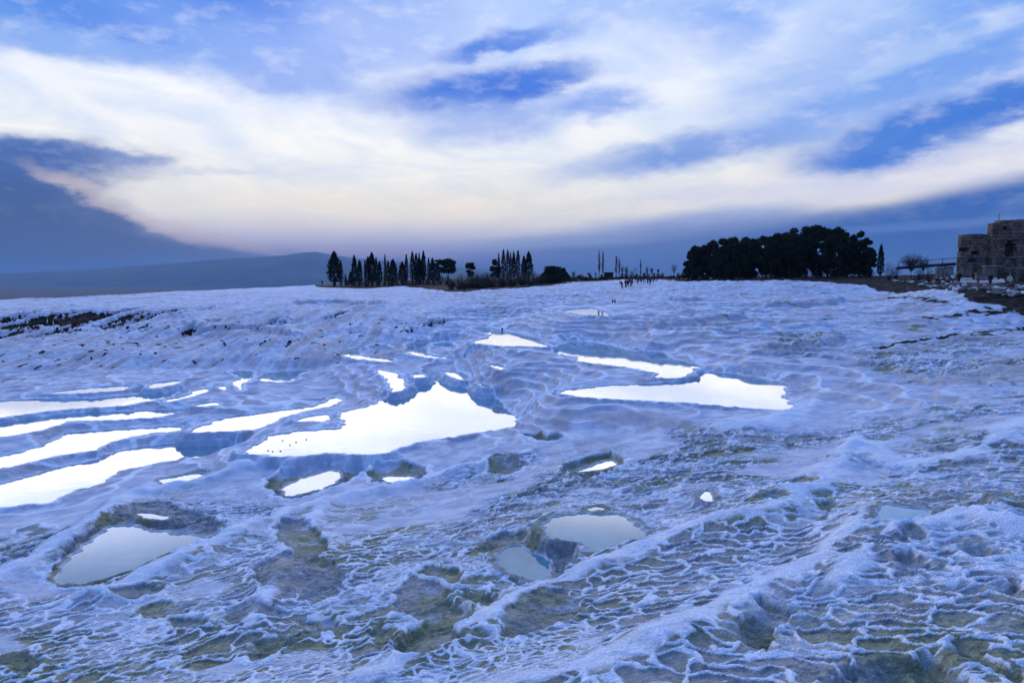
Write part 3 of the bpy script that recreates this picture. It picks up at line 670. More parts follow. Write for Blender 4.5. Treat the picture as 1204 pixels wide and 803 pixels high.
# water: reflects at grazing angles, lets the pale floor show when looked into
def water_mat(name, tintc, lo, hi):
    m, t, b = mat(name); use(t); t.nodes.remove(b)
    out = [n for n in t.nodes if n.type == 'OUTPUT_MATERIAL'][0]
    gl_ = N('ShaderNodeBsdfGlossy'); gl_.inputs['Roughness'].default_value = .015; gl_.inputs['Color'].default_value = (1, 1, 1, 1)
    tr = N('ShaderNodeBsdfTransparent'); tr.inputs['Color'].default_value = (*tintc, 1)
    df = N('ShaderNodeBsdfDiffuse'); df.inputs['Color'].default_value = (.22, .50, .52, 1)
    m1_ = N('ShaderNodeMixShader'); m1_.inputs[0].default_value = .35; L(tr.outputs[0], m1_.inputs[1]); L(df.outputs[0], m1_.inputs[2])
    fr = N('ShaderNodeFresnel'); fr.inputs[0].default_value = 1.33
    bp = N('ShaderNodeBump'); bp.inputs['Strength'].default_value = .12; bp.inputs['Distance'].default_value = .02; L(noise(1.6, 3, .5), bp.inputs['Height'])
    L(bp.outputs[0], gl_.inputs['Normal'])
    mx = N('ShaderNodeMixShader'); L(mr(fr.outputs[0], lo, hi, .09, .57), mx.inputs[0]); L(m1_.outputs[0], mx.inputs[1]); L(gl_.outputs[0], mx.inputs[2])
    L(mx.outputs[0], out.inputs[0]); return m
wm = water_mat('pool_water', (.55, .86, .92), .118, .20)
def desc(px, py, r):
    return 'structure'
for lv, s0, s1, mk, c, r_ in WATER:
    a, b = s0.start, s1.start
    f = mk[:-1, :-1] & mk[1:, :-1] & mk[:-1, 1:] & mk[1:, 1:]
    if not f.any(): continue
    jj, ii = np.nonzero(f); w = mk.shape[1]
    q = np.stack([jj*w+ii, jj*w+ii+1, (jj+1)*w+ii+1, (jj+1)*w+ii], -1)
    u, inv = np.unique(q.reshape(-1), return_inverse=True)
    ju, iu = u//w, u % w
    vs = np.stack([X[a+ju, b+iu], Y[a+ju, b+iu], np.full(len(u), lv)], -1)
    me = bpy.data.meshes.new('water'); me.from_pydata(vs.tolist(), [], inv.reshape(-1, 4).tolist()); me.materials.append(wm)
    o = bpy.data.objects.new('water', me); COL.objects.link(o); o['kind'] = 'structure'

# haze filling the air over the plain
import bmesh
def box_mesh(name, x0, x1, y0, y1, z0, z1):
    v = [(x_, y_, z_) for z_ in (z0, z1) for x_, y_ in ((x0, y0), (x1, y0), (x1, y1), (x0, y1))]
    me = bpy.data.meshes.new(name); me.from_pydata(v, [], [(3, 2, 1, 0), (4, 5, 6, 7), (0, 1, 5, 4), (1, 2, 6, 5), (2, 3, 7, 6), (3, 0, 4, 7)]); me.update(); return me
hz = bpy.data.objects.new('haze', box_mesh('haze', -46000, 46000, -46000, 46000, float(Z.min())-2, 530)); COL.objects.link(hz); hz['kind'] = 'stuff'; hz['label'] = 'blue evening haze lying over the plain'; hz['category'] = 'haze'
hm, t, b = mat('haze_air'); use(t); t.nodes.remove(b)
out = [n for n in t.nodes if n.type == 'OUTPUT_MATERIAL'][0]
pv = N('ShaderNodeVolumePrincipled'); pv.inputs['Density'].default_value = 0.00007; pv.inputs['Color'].default_value = (.36, .58, .82, 1); pv.inputs['Anisotropy'].default_value = 0
L(pv.outputs[0], out.inputs['Volume']); hz.data.materials.append(hm)
# mountains across the plain
def mountain(name, pts_, Yd, depth, seed):
    xs_ = np.linspace(min(p[0] for p in pts_), max(p[0] for p in pts_), 140); vs = []; nv = 24
    for j in range(nv):
        t_ = j/(nv-1)
        for p in xs_:
            top = np.interp(p, [q[0] for q in pts_], [q[1] for q in pts_]); q = at_y(p, top, Yd)
            xx_ = q[0]; h = (q[2]+160)
            yy_ = Yd+(t_-.5)*depth; prof_ = math.sin(math.pi*t_)**.9
            n_s = float(fbm(np.array([xx_/700.]), np.array([yy_/700.]), seed, 4)[0])
            vs.append((xx_, yy_, -165+h*prof_*(1+.25*n_s*(1-prof_))+ (n_s*30*prof_*(1-prof_)*4)))
    n = len(xs_); fs = [(j*n+i, j*n+i+1, (j+1)*n+i+1, (j+1)*n+i) for j in range(nv-1) for i in range(n-1)]
    me = bpy.data.meshes.new(name); me.from_pydata(vs, [], fs); me.polygons.foreach_set('use_smooth', [True]*len(fs)); me.update()
    o = bpy.data.objects.new(name, me); COL.objects.link(o); o['kind'] = 'structure'; return o
mm_, t, b = mat('mountain_slope', .9, (.06, .07, .06)); use(t); L(mixc(mr(noise(.002, 5), .4, .6), (.07, .075, .06), (.11, .10, .085)), b.inputs['Base Color'])
mo = mountain('mountain', [(-200, 326), (60, 320), (180, 313), (250, 306), (300, 303), (345, 300), (372, 296), (386, 299), (420, 304), (470, 308), (540, 314), (640, 322), (760, 327)], 14000, 7000, 5)
mo.data.materials.append(mm_)

# ================================================================== objects
def hit(px, py):
    d = ray(px, py); a = math.degrees(math.atan2(d[0], d[1])); h = math.hypot(d[0], d[1]); i = int(np.argmin(np.abs(AZ-a)))
    j0 = int(np.searchsorted(R, 5)); zl = d[2]/h*R[j0:]; k = int(np.argmax(Z[j0:, i] > zl))
    r = R[j0+k] if Z[j0+k, i] > zl[k] else 300.
    return r*d[0]/h, r*d[1]/h, float(Z[j0+k, i]) if Z[j0+k, i] > zl[k] else ground_z(r*d[0]/h, r*d[1]/h)
def spot(px, Yd):
    x_ = (px-602)/F*Yd*1.0
    return x_, Yd, ground_z(x_, Yd)
def px_m(Yd): return Yd/F
ORD = 'first second third fourth fifth sixth seventh eighth ninth tenth eleventh twelfth thirteenth fourteenth fifteenth sixteenth seventeenth eighteenth nineteenth twentieth twenty-first twenty-second twenty-third twenty-fourth twenty-fifth twenty-sixth twenty-seventh twenty-eighth twenty-ninth thirtieth'.split()
def ordn(i): return ORD[i] if i < len(ORD) else 'thirty-'+ORD[i-30]
def empty(name, loc, label, cat, group=None, rz=0, scale=(1, 1, 1)):
    o = bpy.data.objects.new(name, None); COL.objects.link(o); o.empty_display_size = .3
    o.location = loc; o.rotation_euler = (0, 0, rz); o.scale = scale; o['label'] = label; o['category'] = cat
    if group: o['group'] = group
    return o
def mobj(name, me, parent=None, m=None):
    if m is not None and not me.materials: me.materials.append(m)
    o = bpy.data.objects.new(name, me); COL.objects.link(o); o.parent = parent; return o
def tag(o, label, cat, group=None):
    o['label'] = label; o['category'] = cat
    if group: o['group'] = group
    return o
def dup(root, loc, rz, scale, label):
    r = root.copy(); COL.objects.link(r); r.location = loc; r.rotation_euler = (0, 0, rz); r.scale = scale; r['label'] = label
    for ch in root.children:
        c = ch.copy(); COL.objects.link(c); c.parent = r
        for g in ch.children:
            e = g.copy(); COL.objects.link(e); e.parent = c
    return r
def np_mesh(name, V, Fc, smooth=False):
    me = bpy.data.meshes.new(name); me.from_pydata(np.asarray(V).tolist(), [], np.asarray(Fc).tolist() if not isinstance(Fc, list) else Fc)
    if smooth: me.polygons.foreach_set('use_smooth', [True]*len(me.polygons))
    me.update(); return me
def merge(parts):
    V = []; Fc = []; n = 0
    for v, f in parts:
        V.extend([tuple(q) for q in v]); Fc.extend([tuple(i+n for i in q) for q in f]); n += len(v)
    return V, Fc
def boxp(x0, x1, y0, y1, z0, z1):
    v = [(a, b, c) for c in (z0, z1) for a, b in ((x0, y0), (x1, y0), (x1, y1), (x0, y1))]
    return v, [(3, 2, 1, 0), (4, 5, 6, 7), (0, 1, 5, 4), (1, 2, 6, 5), (2, 3, 7, 6), (3, 0, 4, 7)]
def tube(P, Rd, n=6):
    P = [np.array(p, float) for p in P]; V = []; Fc = []
    for i, p in enumerate(P):
        d = P[min(i+1, len(P)-1)]-P[max(i-1, 0)]; d /= np.linalg.norm(d)+1e-9
        u = np.cross(d, (0, 0, 1) if abs(d[2]) < .9 else (1, 0, 0)); u /= np.linalg.norm(u); w = np.cross(d, u)
        for k in range(n):
            a = 2*math.pi*k/n; V.append(p+(u*math.cos(a)+w*math.sin(a))*Rd[i])
    for i in range(len(P)-1):
        for k in range(n):
            Fc.append((i*n+k, i*n+(k+1) % n, (i+1)*n+(k+1) % n, (i+1)*n+k))
    Fc.append(tuple(range(n))[::-1]); Fc.append(tuple((len(P)-1)*n+k for k in range(n)))
    return V, Fc
def leaves(C, size, r, flat=.0):
    """small leaf-clump quads at centres C"""
    n = len(C); a = r.normal(size=(n, 3)); a /= np.linalg.norm(a, axis=1)[:, None]; b = r.normal(size=(n, 3)); b -= (b*a).sum(1)[:, None]*a; b /= np.linalg.norm(b, axis=1)[:, None]
    s = size*r.uniform(.6, 1.4, (n, 1)); a = a*s; b = b*s*.6
    V = np.stack([C-a, C-b, C+a, C+b], 1).reshape(-1, 3); return V, np.arange(n*4).reshape(n, 4)

def simple_mat(name, c1, c2, sc=3, rough=.85, bmp=.3, bd=.02):
    m, t, b = mat(name, rough, c1, .2); use(t); n_ = noise(sc, 5, .6); L(mixc(mr(n_, .35, .65), c1, c2), b.inputs['Base Color']); bump(b, n_, bmp, bd); return m
MC = simple_mat('cypress_leaf', (.020, .032, .018), (.008, .014, .009), 2)
MP = simple_mat('pine_needles', (.030, .042, .018), (.012, .018, .010), 1.5)
MT = simple_mat('bark', (.055, .042, .032), (.02, .016, .013), 8)
MBR = simple_mat('bare_twigs', (.085, .065, .05), (.045, .035, .03), 3)
MSH = simple_mat('dry_shrub', (.050, .042, .022), (.020, .019, .010), 2)
MST = simple_mat('ruin_stone', (.30, .185, .115), (.11, .068, .045), 1.1, .9, .6, .06)
MST2 = simple_mat('wall_stone', (.26, .20, .14), (.15, .115, .085), 2.0, .9, .5, .03)
MIR = simple_mat('dark_iron', (.02, .02, .024), (.012, .012, .014), 8, .5)
MWD = simple_mat('dark_timber', (.035, .026, .02), (.016, .012, .01), 6)
MSL = simple_mat('pale_slab', (.40, .39, .39), (.26, .25, .25), 3, .8)
MRK = simple_mat('rock', (.26, .21, .17), (.10, .08, .065), 3, .9, .6, .05)
MRW = simple_mat('white_rock', (.72, .70, .68), (.42, .38, .34), 3, .9, .6, .05)

# ---- cypresses
def cypress_mesh(seed, n=2600, top_lobes=2, ragged=.12):
    r = np.random.default_rng(seed)
    h = r.random(n)**.8; th = r.random(n)*2*math.pi
    base_r = np.interp(h, [0, .06, .25, .55, .8, .93, 1], [.35, .8, 1, .86, .52, .25, .02])
    cl = 1+ragged*np.sin(th*3+h*17+seed)+ragged*np.sin(th*2-h*31)
    rad = base_r*cl*np.sqrt(r.uniform(.25, 1.08, n))
    C = np.stack([rad*np.cos(th), rad*np.sin(th), .1+.9*h+r.normal(0, .008, n)], 1)
    # a few leading shoots
    for k in range(top_lobes):
        m = 120; a = r.random()*6.28; o = r.uniform(.15, .45); hh = r.random(m); tp = r.uniform(.82, .97)
        q = np.stack([o*math.cos(a)+.12*(1-hh)*r.normal(size=m), o*math.sin(a)+.12*(1-hh)*r.normal(size=m), .6+(tp-.6)*hh], 1); C = np.vstack([C, q])
    return C
cyp = {}
def cypress_meshes(kind, seed, slim):
    """unit tree: radius 1 horizontally scaled by w, height scaled by h, baked so leaves keep their shape"""
    w, h = (1.0, 10.0) if not slim else (.5, 10.0)
    C = cypress_mesh(seed, 2600 if not slim else 1500, 2 if not slim else 0)
    C = C*np.array([w, w, h]); V, f = leaves(C, .17 if not slim else .13, np.random.default_rng(seed+1))
    crown = np_mesh('crown', V, f); crown.materials.append(MC)
    tv, tf = tube([(0, 0, -.6), (.02, 0, 1.2), (.03, .02, 5)], [.16*w+.06, .13*w+.05, .05], 7)
    trunk = np_mesh('trunk', tv, tf, True); trunk.materials.append(MT)
    return crown, trunk, w, h
KINDS = [cypress_meshes(0, 11, False), cypress_meshes(1, 23, True), cypress_meshes(2, 37, False), cypress_meshes(3, 41, True)]
CROW = [(394,296,6.2,242,0),(401.5,306,2.4,240,1),(407,322,1.1,242,3),(413,319,2.2,242,2),(417.5,300,2.8,244,2),(423.5,306,2.8,244,0),(430,305,1.2,244,1),(433.5,302,2.8,248,2),
        (438,297,4.0,248,0),(443,303,2.2,250,1),(447,307,2.4,250,2),(453.5,299,1.4,252,1),(457,307,2.2,250,3),(463,305,4,250,0),(473.5,308,3.8,252,2),(478.5,299,1.9,255,1),
        (485.5,296,2.6,255,1),(490,298,2.4,256,3),(493.5,296.5,1.4,256,1),(498.5,295,2.6,256,2),(504.5,303,1.7,256,1),(509,303.5,3.0,256,0),(494,305,5,253,2),(515,309,2.4,256,2)]
proto = {}
def plant_cypress(px, top, hw, Yd, k, label, group):
    x_, y_, z_ = spot(px, Yd); crown, trunk, w, h = KINDS[k]
    zt = at_y(px, top, Yd)[2]; sh = (zt-z_)/h; sw_ = 1.22*hw*px_m(Yd)/w/.93
    sc_ = (sw_, sw_, sh); rz = rng.random()*6.28
    if k in proto: return dup(proto[k], (x_, y_, z_), rz, sc_, label)
    o = empty('cypress_tree', (x_, y_, z_), label, 'cypress', group, rz, sc_); mobj('crown', crown, o); mobj('trunk', trunk, o); proto[k] = o; return o
shape = lambda hw: 'slender' if hw < 2 else 'narrow' if hw < 2.7 else 'full' if hw < 4.5 else 'broad'
for i, (px, top, hw, Yd, k) in enumerate(CROW):
    plant_cypress(px, top, hw, Yd, k, f'{shape(hw)} dark cypress, {ordn(i)} from the left in the long row at the terrace tip' if i not in (0, 2) else ('broadest dark cypress, standing alone at the left tip of the terrace' if i == 0 else 'tiny dark cypress, the shortest of the long row on the left'), 'cypresses in the long left row')
proto.clear()
C2 = [(586.5,297.5,1.3,262,1),(592,293.5,2.2,262,1),(597,294,2.2,263,3),(600.3,297,1.4,262,1),(604,296,2.2,263,2),(609,294.5,2.3,262,1),(616,301,2.8,262,0),(621.5,296,3.8,262,2)]
for i, (px, top, hw, Yd, k) in enumerate(C2):
    plant_cypress(px, top, hw, Yd, k, f'{shape(hw)} dark cypress, {ordn(i)} from the left in the clump above the brown thicket', 'cypresses in the middle clump')
proto.clear()
plant_cypress(1033, 287.5, 3.0, 150, 2, 'lone pointed cypress just right of the big pine grove', None)

# ---- pines
def pine(px, top, hw, Yd, label, group, seed, crown_frac=.62, lobes=16, basey=None, squash=.5, dens=170, sz=.20, lean=0.0, name='pine_tree'):
    r = np.random.default_rng(seed); x_, y_, z_ = spot(px, Yd); H = at_y(px, top, Yd)[2]-z_; w = hw*px_m(Yd); s = sz*Yd/150
    o = empty(name, (x_, y_, z_), label, 'pine', group)
    cb = H*(1-crown_frac); C = []; tips = []
    for i in range(lobes):
        t = i/lobes; hh = cb+(H-cb)*(.12+.76*r.random()**.8); e = math.sqrt(max(0, 1-((hh-cb)/(H-cb)*1.0)**2.6)); a = i*2.4+r.random(); q = w*.72*e*math.sqrt(r.uniform(.12, 1))
        c = np.array([q*math.cos(a)+lean*hh/H, q*math.sin(a), hh]); tips.append(c); R_ = w*r.uniform(.26, .42)
        n = dens; d = r.normal(size=(n, 3)); d /= np.linalg.norm(d, axis=1)[:, None]; rad = R_*np.where(r.random((n, 1)) < .16, r.uniform(1.0, 1.32, (n, 1)), r.uniform(.3, 1.05, (n, 1))**.5)
        C.append(c+d*rad*np.array([1, 1, squash]))
    C = np.vstack(C); C = C[C[:, 2] < H+.1]
    V, f = leaves(C, s, r); crown = np_mesh('crown', V, f); mobj('crown', crown, o, MP)
    bend = r.normal(0, .03*H, 2); tp = np.array([lean*.6+bend[0], bend[1], cb+(H-cb)*.55])
    stem = tube([(0, 0, -.6), (bend[0]*.4, bend[1]*.4, cb*.6), tuple(tp)], [.026*H, .02*H, .008*H], 8); parts = []
    for c in tips[:10]:
        st_ = tp*r.uniform(.5, .9); parts.append(tube([st_, (st_+c)/2+np.array([0, 0, -.1]), c], [.009*H, .007*H, .003*H], 5))
    mobj('trunk', np_mesh('trunk', *stem, True), o, MT); mobj('branches', np_mesh('branches', *merge(parts), True), o, MT)
    return o
GROVE = [ # px, top, half width, Y, crown fraction
 (815,286,10,150,.92),(825,283,11,156,.80),(838,279.5,12,150,.78),(850,278,11,160,.74),(862,275,12,152,.74),(874,273.5,11,160,.72),(887,277,12,150,.74),
 (899,273.5,12,160,.72),(910,268.5,12,152,.70),(922,265,13,158,.68),(935,263.5,12,150,.70),(946,262,13,158,.64),(959,261.5,13,152,.62),(971,266,11,158,.60),(984,264,13,150,.62),
 (995,269,11,156,.62),(1008,267,11,150,.66),(1017,275,8,148,.75),(1022,289,6,150,.5),(808,304,6,150,.95),(868,281,12,145,.72),(928,272,13,145,.70),(975,273,12,146,.62),(845,287,12,144,.76),(905,280,13,144,.72)]+[(p_, 296+6*math.sin(p_), 11, 160+4*math.sin(p_*2), .9) for p_ in range(818, 1022, 13)]
for i, (px, top, hw, Yd, cf) in enumerate(sorted(GROVE)):
    what = 'outermost low pine' if i == 0 else f'{"tall" if top < 268 else "dark"} spreading pine, {ordn(i)} from the left'
    pine(px, top, hw, Yd, f'{what} in the big grove on the horizon', 'pines of the big grove', 300+i, min(1, cf+.26), 26, dens=230, squash=.8, sz=.21)
pine(527, 303.5, 13, 250, 'wide flat-topped pine right of the long cypress row', None, 401, .62, 20, squash=.45)
pine(552, 308, 8.5, 250, 'smaller lopsided pine standing between the two cypress clumps', None, 402, .85, 12, squash=.5, lean=.6)
pine(516, 304, 6, 252, 'thin pine touching the right end of the long cypress row', None, 403, .55, 8, squash=.4)
pine(583, 304, 8, 250, 'rounded dark pine at the left foot of the middle cypress clump', None, 404, .92, 16, squash=.8)
pine(649, 313.5, 14.5, 198, 'large dome-shaped dark pine low beside the brown thicket', None, 405, 1.0, 26, squash=.8, dens=260, sz=.17)
pine(663, 315.5, 7, 215, 'small round pine tucked behind the dome-shaped pine', None, 406, .95, 14, squash=.8)

# ---- bare shrubs and bushes
def twigs(n, w, h, r, thick, up=.6, base_w=.25):
    P = []
    for i in range(n):
        a = r.random()*6.28; q = math.sqrt(r.random()); b0 = np.array([base_w*w*q*math.cos(a), base_w*w*q*math.sin(a), -.1])
        e = np.array([w*q*math.cos(a+.3*r.normal()), w*q*math.sin(a+.3*r.normal()), h*(1-.55*q*q)*r.uniform(.7, 1.05)])
        m = (b0+e)/2+r.normal(0, .06, 3)*w; m[2] = b0[2]+(e[2]-b0[2])*up
        P.append(tube([b0, m, e], [thick, thick*.7, thick*.25], 3))
        for _ in range(2):
            s_ = m+(e-m)*r.uniform(.1, .7); P.append(tube([s_, s_+r.normal(0, .16, 3)*w+np.array([0, 0, .13*h])], [thick*.5, thick*.2], 3))
    return merge(P)
def shrub(px, py, hw, top, label, cat, group, seed, leafy, m1_, m2_, name, n=60, Yd=None):
    r = np.random.default_rng(seed)
    if Yd is None: x_, y_, z_ = hit(px, py)
    else: x_, y_, z_ = spot(px, Yd)
    Yd = y_; H = max(.3, at_y(px, top, Yd)[2]-z_); w = hw*px_m(Yd); s = px_m(Yd)
    o = empty(name, (x_, y_, z_), label, cat, group)
    mobj('branches', np_mesh('branches', *twigs(n, w*.95, H, r, .16*s)), o, m2_)
    if leafy:
        nl = leafy; q = r.normal(size=(nl, 3)); q /= np.linalg.norm(q, axis=1)[:, None]; rad = r.uniform(.5, 1.0, (nl, 1))**.5
        lob = 1+.22*np.sin(3*np.arctan2(q[:, 1], q[:, 0])+seed)+.12*np.sin(7*np.arctan2(q[:, 1], q[:, 0])+3*q[:, 2]*3)
        C = q*rad*lob[:, None]*np.array([w, w, H*.5])+np.array([0, 0, H*.48]); C[:, 2] = np.minimum(np.maximum(C[:, 2], .03), H*1.02)
        mobj('foliage', np_mesh('foliage', *leaves(C, .42*s, r)), o, m1_)
    return o
TH = [(541,332,9,322),(553,335,10,322),(566,336,10,321),(577,334,9,320),(590,333,10,319),(602,334,12,317),(614,333,9,319),(625,334,12,317),(636,336,8,322),(560,330,8,319),(571,329,8,320)]
for i, (px, py, hw, top) in enumerate(sorted(TH)):
    shrub(px, py, hw, top, f'leafless brown thicket bush, {ordn(i)} from the left below the cypress clump', 'bush', 'brown thicket bushes', 500+i, 500, MBR, MBR, 'bare_bush', 90, Yd=186+(i % 3)*4 if px > 545 else 186)
shrub(531, 344, 5, 327.5, 'dark green shrub at the left corner of the brown thicket', 'shrub', None, 520, 700, MC, MT, 'dark_shrub', Yd=180)
shrub(547, 343, 6, 333, 'low dark shrub at the foot of the thicket, near its left end', 'shrub', None, 521, 500, MSH, MT, 'dark_shrub', Yd=181)
ri = np.random.default_rng(9); xs0 = 556
LS = []
while xs0 < 792:
    Y0 = float(edge_r(xs0, [(540,178),(600,184),(650,197),(700,214),(760,226),(800,228)]))+ri.uniform(0, 3); hw = ri.uniform(3.2, 6.5)
    LS.append((xs0, hw, Y0, ri.uniform(4.5, 9) if xs0 < 690 else ri.uniform(2.5, 4.5))); xs0 += hw*1.35
for i, (px, hw, Yd, hp) in enumerate(LS):
    x_, y_, z_ = spot(px, Yd); pyb = 401.5-F*math.tan(math.atan2(z_, Yd)+PITCH)
    shrub(px, 0, hw, pyb-hp, f'low dry hedge shrub, {ordn(i)} from the left along the terrace edge', 'shrub', 'low shrubs along the terrace edge', 540+i, 420, MSH, MT, 'low_shrub', 30, Yd=Yd)
# row of trimmed shrubs on the skyline behind the crowd
for i, (px, top, hw) in enumerate([(649.5+31,323.5,1.6),(694,323,1.5),(707,322.5,1.6),(731,321,1.9),(736,320,2.5),(742,318.5,2.8),(748,322,1.8),(757,320.5,1.8),(761,321.5,2.4),(768,320.5,1.6),(773,320.5,2.2),(778,321,2.2),(797,321,2.2),(802,320.5,2.2),(808,322,1.8)]):
    shrub(px, 0, hw, top, f'small rounded shrub, {ordn(i)} from the left on the far skyline', 'shrub', 'small skyline shrubs', 640+i, 260, MC, MT, 'skyline_shrub', 14, Yd=262)
for i, (px, hw, top, Yd) in enumerate([(1044,6,308,128),(1052,5,311,126),(1143,2.2,310,104),(1100,4,312,112),(1108,4,311,112),(1090,5,312,116),(1079,5,312,120),(1172,2.4,313,98),(1177,2.4,312,98),(1199,3.5,316,92),(1204,5,314,95),(1189,2.5,312,100)]):
    shrub(px, 0, hw, top, f'dark leafy bush, {ordn(i)} counted from the pine grove side near the ruin', 'bush', 'dark bushes before the ruin', 680+i, 420, MC, MT, 'dark_bush', 24, Yd=Yd)
ru = np.random.default_rng(31)
UG = [(p_, ru.uniform(4, 7), 148+ru.uniform(0, 12), ru.uniform(6, 12)) for p_ in np.arange(812, 1030, 9.5)]
for i, (px, hw, Yd, hp) in enumerate(UG):
    x_, y_, z_ = spot(px, Yd); pyb = 401.5-F*math.tan(math.atan2(z_, Yd)+PITCH)
    shrub(px, 0, hw, pyb-hp, f'dark undergrowth shrub, {ordn(i)} from the left beneath the big pine grove', 'shrub', 'undergrowth beneath the grove', 800+i, 420, MC, MT, 'undergrowth_shrub', 20, Yd=Yd)
UG = [(p_, ru.uniform(3.5, 6), 236+ru.uniform(0, 12), ru.uniform(6, 12)) for p_ in np.arange(409, 532, 7.3)]
for i, (px, hw, Yd, hp) in enumerate(UG):
    x_, y_, z_ = spot(px, Yd); pyb = 401.5-F*math.tan(math.atan2(z_, Yd)+PITCH)
    shrub(px, 0, hw, pyb-hp, f'dark undergrowth shrub, {ordn(i)} from the left beneath the long cypress row', 'shrub', 'undergrowth beneath the cypress row', 830+i, 420, MC, MT, 'undergrowth_shrub', 20, Yd=Yd)
# ---- leafless trees and poplars
def bare_tree(px, top, hw, Yd, label, name, group, seed, fast, n=46):
    r = np.random.default_rng(seed); x_, y_, z_ = spot(px, Yd); H = at_y(px, top, Yd)[2]-z_; w = hw*px_m(Yd); s = px_m(Yd)
    o = empty(name, (x_, y_, z_), label, 'poplar' if fast else 'tree', group); P = []
    trunk = tube([(0, 0, -.3), (0, 0, H*.3), (w*.05, 0, H*(.9 if fast else .45))], [.30*s+.03, .24*s, .06*s if fast else .18*s], 6)
    mobj('trunk', np_mesh('trunk', *trunk, True), o, MBR)
    for i in range(n):
        t = r.uniform(.15, .85) if fast else r.uniform(.25, .45); b0 = np.array([0, 0, H*t]); a = i*2.4
        if fast: q = w*math.sin(math.pi*min(1, t+.1))**.5*r.uniform(.5, 1); e = b0+np.array([q*math.cos(a), q*math.sin(a), H*r.uniform(.10, .2)])
        else: q = w*math.sqrt(r.uniform(.05, 1)); e = np.array([q*math.cos(a), q*math.sin(a), H*(1-.35*(q/w)**2)*r.uniform(.85, 1)])
        m = b0+(e-b0)*.5+np.array([0, 0, -.04*H if fast else .02*H]); P.append(tube([b0, m, e], [.13*s, .1*s, .04*s], 4))
        for _ in range(4):
            s_ = b0+(e-b0)*r.uniform(.35, 1); P.append(tube([s_, s_+np.array([r.normal(0, .13)*w, r.normal(0, .13)*w, H*r.uniform(.03, .10)])], [.06*s, .03*s], 3))
    mobj('branches', np_mesh('branches', *merge(P)), o, MBR); return o
for i, (px, top, hw) in enumerate([(704,294.5,2.0),(708.3,296,1.8),(724,300,2.2),(727.5,304,1.6),(752.5,306,1.3)]):
    bare_tree(px, top, hw, 270, ['tallest leafless poplar, left one of the pair beside the dark kiosk', 'leafless poplar, right one of the pair beside the dark kiosk', 'leafless poplar right of the dark kiosk, the taller of two touching', 'shorter leafless poplar leaning against a taller one right of the kiosk', 'single thin leafless poplar above the walking crowd'][i], 'poplar_tree', 'leafless poplars', 720+i, True, 60)
for i, (px, top, hw, lb) in enumerate([(674,318,4,'tiny spreading bare tree just right of the dome-shaped pine'),(692,318.5,3,'tiny bare tree left of the tall poplar pair'),(731,310,3,'small bare tree directly right of the shorter poplars'),(736,311,3.5,'small bare round-headed tree, second right of the shorter poplars'),
        (760,311.5,2.6,'bare tree with upright twigs above the crowd, left of two'),(765.5,312,2.6,'bare tree with upright twigs above the crowd, right of two'),(791.5,308.5,5.5,'bare tree with a wide open fan of branches left of the grove'),(700,319,1.5,'tiny bare sapling beside the poplar pair')]):
    bare_tree(px, top, hw, 266, lb, 'bare_tree', 'small bare trees on the skyline', 740+i, False, 26)
bare_tree(1069, 295, 15, 128, 'wide low leafless tree between the lone cypress and the ruin', 'bare_tree', None, 760, False, 150)
bare_tree(1083, 299, 9, 130, 'smaller leafless tree leaning out right of the wide low one', 'bare_tree', None, 761, False, 70)

# ---- kiosk and hut
def kiosk(px0, px1, top, Yd, label, name, wallm, roofm):
    x0, _, z0 = spot(px0, Yd); x1 = spot(px1, Yd)[0]; zt = at_y(px0, top, Yd)[2]; w = (x1-x0)/2; H = zt-z0
    o = empty(name, ((x0+x1)/2, Yd, z0), label, 'building'); mobj('wall', np_mesh('wall', *merge([boxp(-w, w, -w*.7, -w*.7+.15, -.5, H*.9), boxp(-w, -w+.15, -w*.7+.15, w*.7, -.5, H*.9), boxp(w-.15, w, -w*.7+.15, w*.7, -.5, H*.9), boxp(-w+.15, w-.15, w*.7-.15, w*.7, -.5, H*.9)])), o, wallm)
    mobj('roof', np_mesh('roof', *boxp(-w*1.12, w*1.12, -w*.85, w*.85, H*.9, H)), o, roofm)
    mobj('door', np_mesh('door', *boxp(-w*.3, w*.15, -w*.7-.05, -w*.7-.005, 0, H*.7)), o, MWD); mobj('shutter', np_mesh('shutter', *boxp(w*.35, w*.8, -w*.7-.05, -w*.7-.005, H*.35, H*.7)), o, MIR)
    return o
kiosk(710, 720, 320.2, 262, 'dark square flat-roofed kiosk standing between the poplars', 'kiosk', MWD, MIR)
kiosk(906, 938, 309, 166, 'low stone hut half hidden under the pine grove', 'stone_hut', MST, MST)
# poles and signs
def pole(px, top, Yd, label, board, h_off=0):
    x_, y_, z_ = spot(px, Yd); H = at_y(px, top, Yd)[2]-z_
    o = empty('signpost' if board else 'lamp_post', (x_, y_, z_), label, 'sign' if board else 'lamp post')
    mobj('post', np_mesh('post', *tube([(0, 0, -.3), (0, 0, H)], [.09, .06], 8)), o, MIR)
    if board: mobj('board', np_mesh('board', *boxp(-.35, .35, -.14, -.08, H-.9, H+.05)), o, MIR)
    else: mobj('lamp_head', np_mesh('lamp_head', *merge([tube([(0, 0, H), (0, 0, H+.15), (0, 0, H+.4)], [.1, .2, .06], 8)])), o, MIR)
pole(745.5, 316, 262, 'thin lamp post, left of the two above the crowd', False); pole(748, 316.5, 262, 'thin lamp post, right of the two above the crowd', False)
pole(773, 317, 262, 'small dark signpost behind the walking crowd', True); pole(803, 317, 200, 'small dark signpost at the left edge of the grove', True)

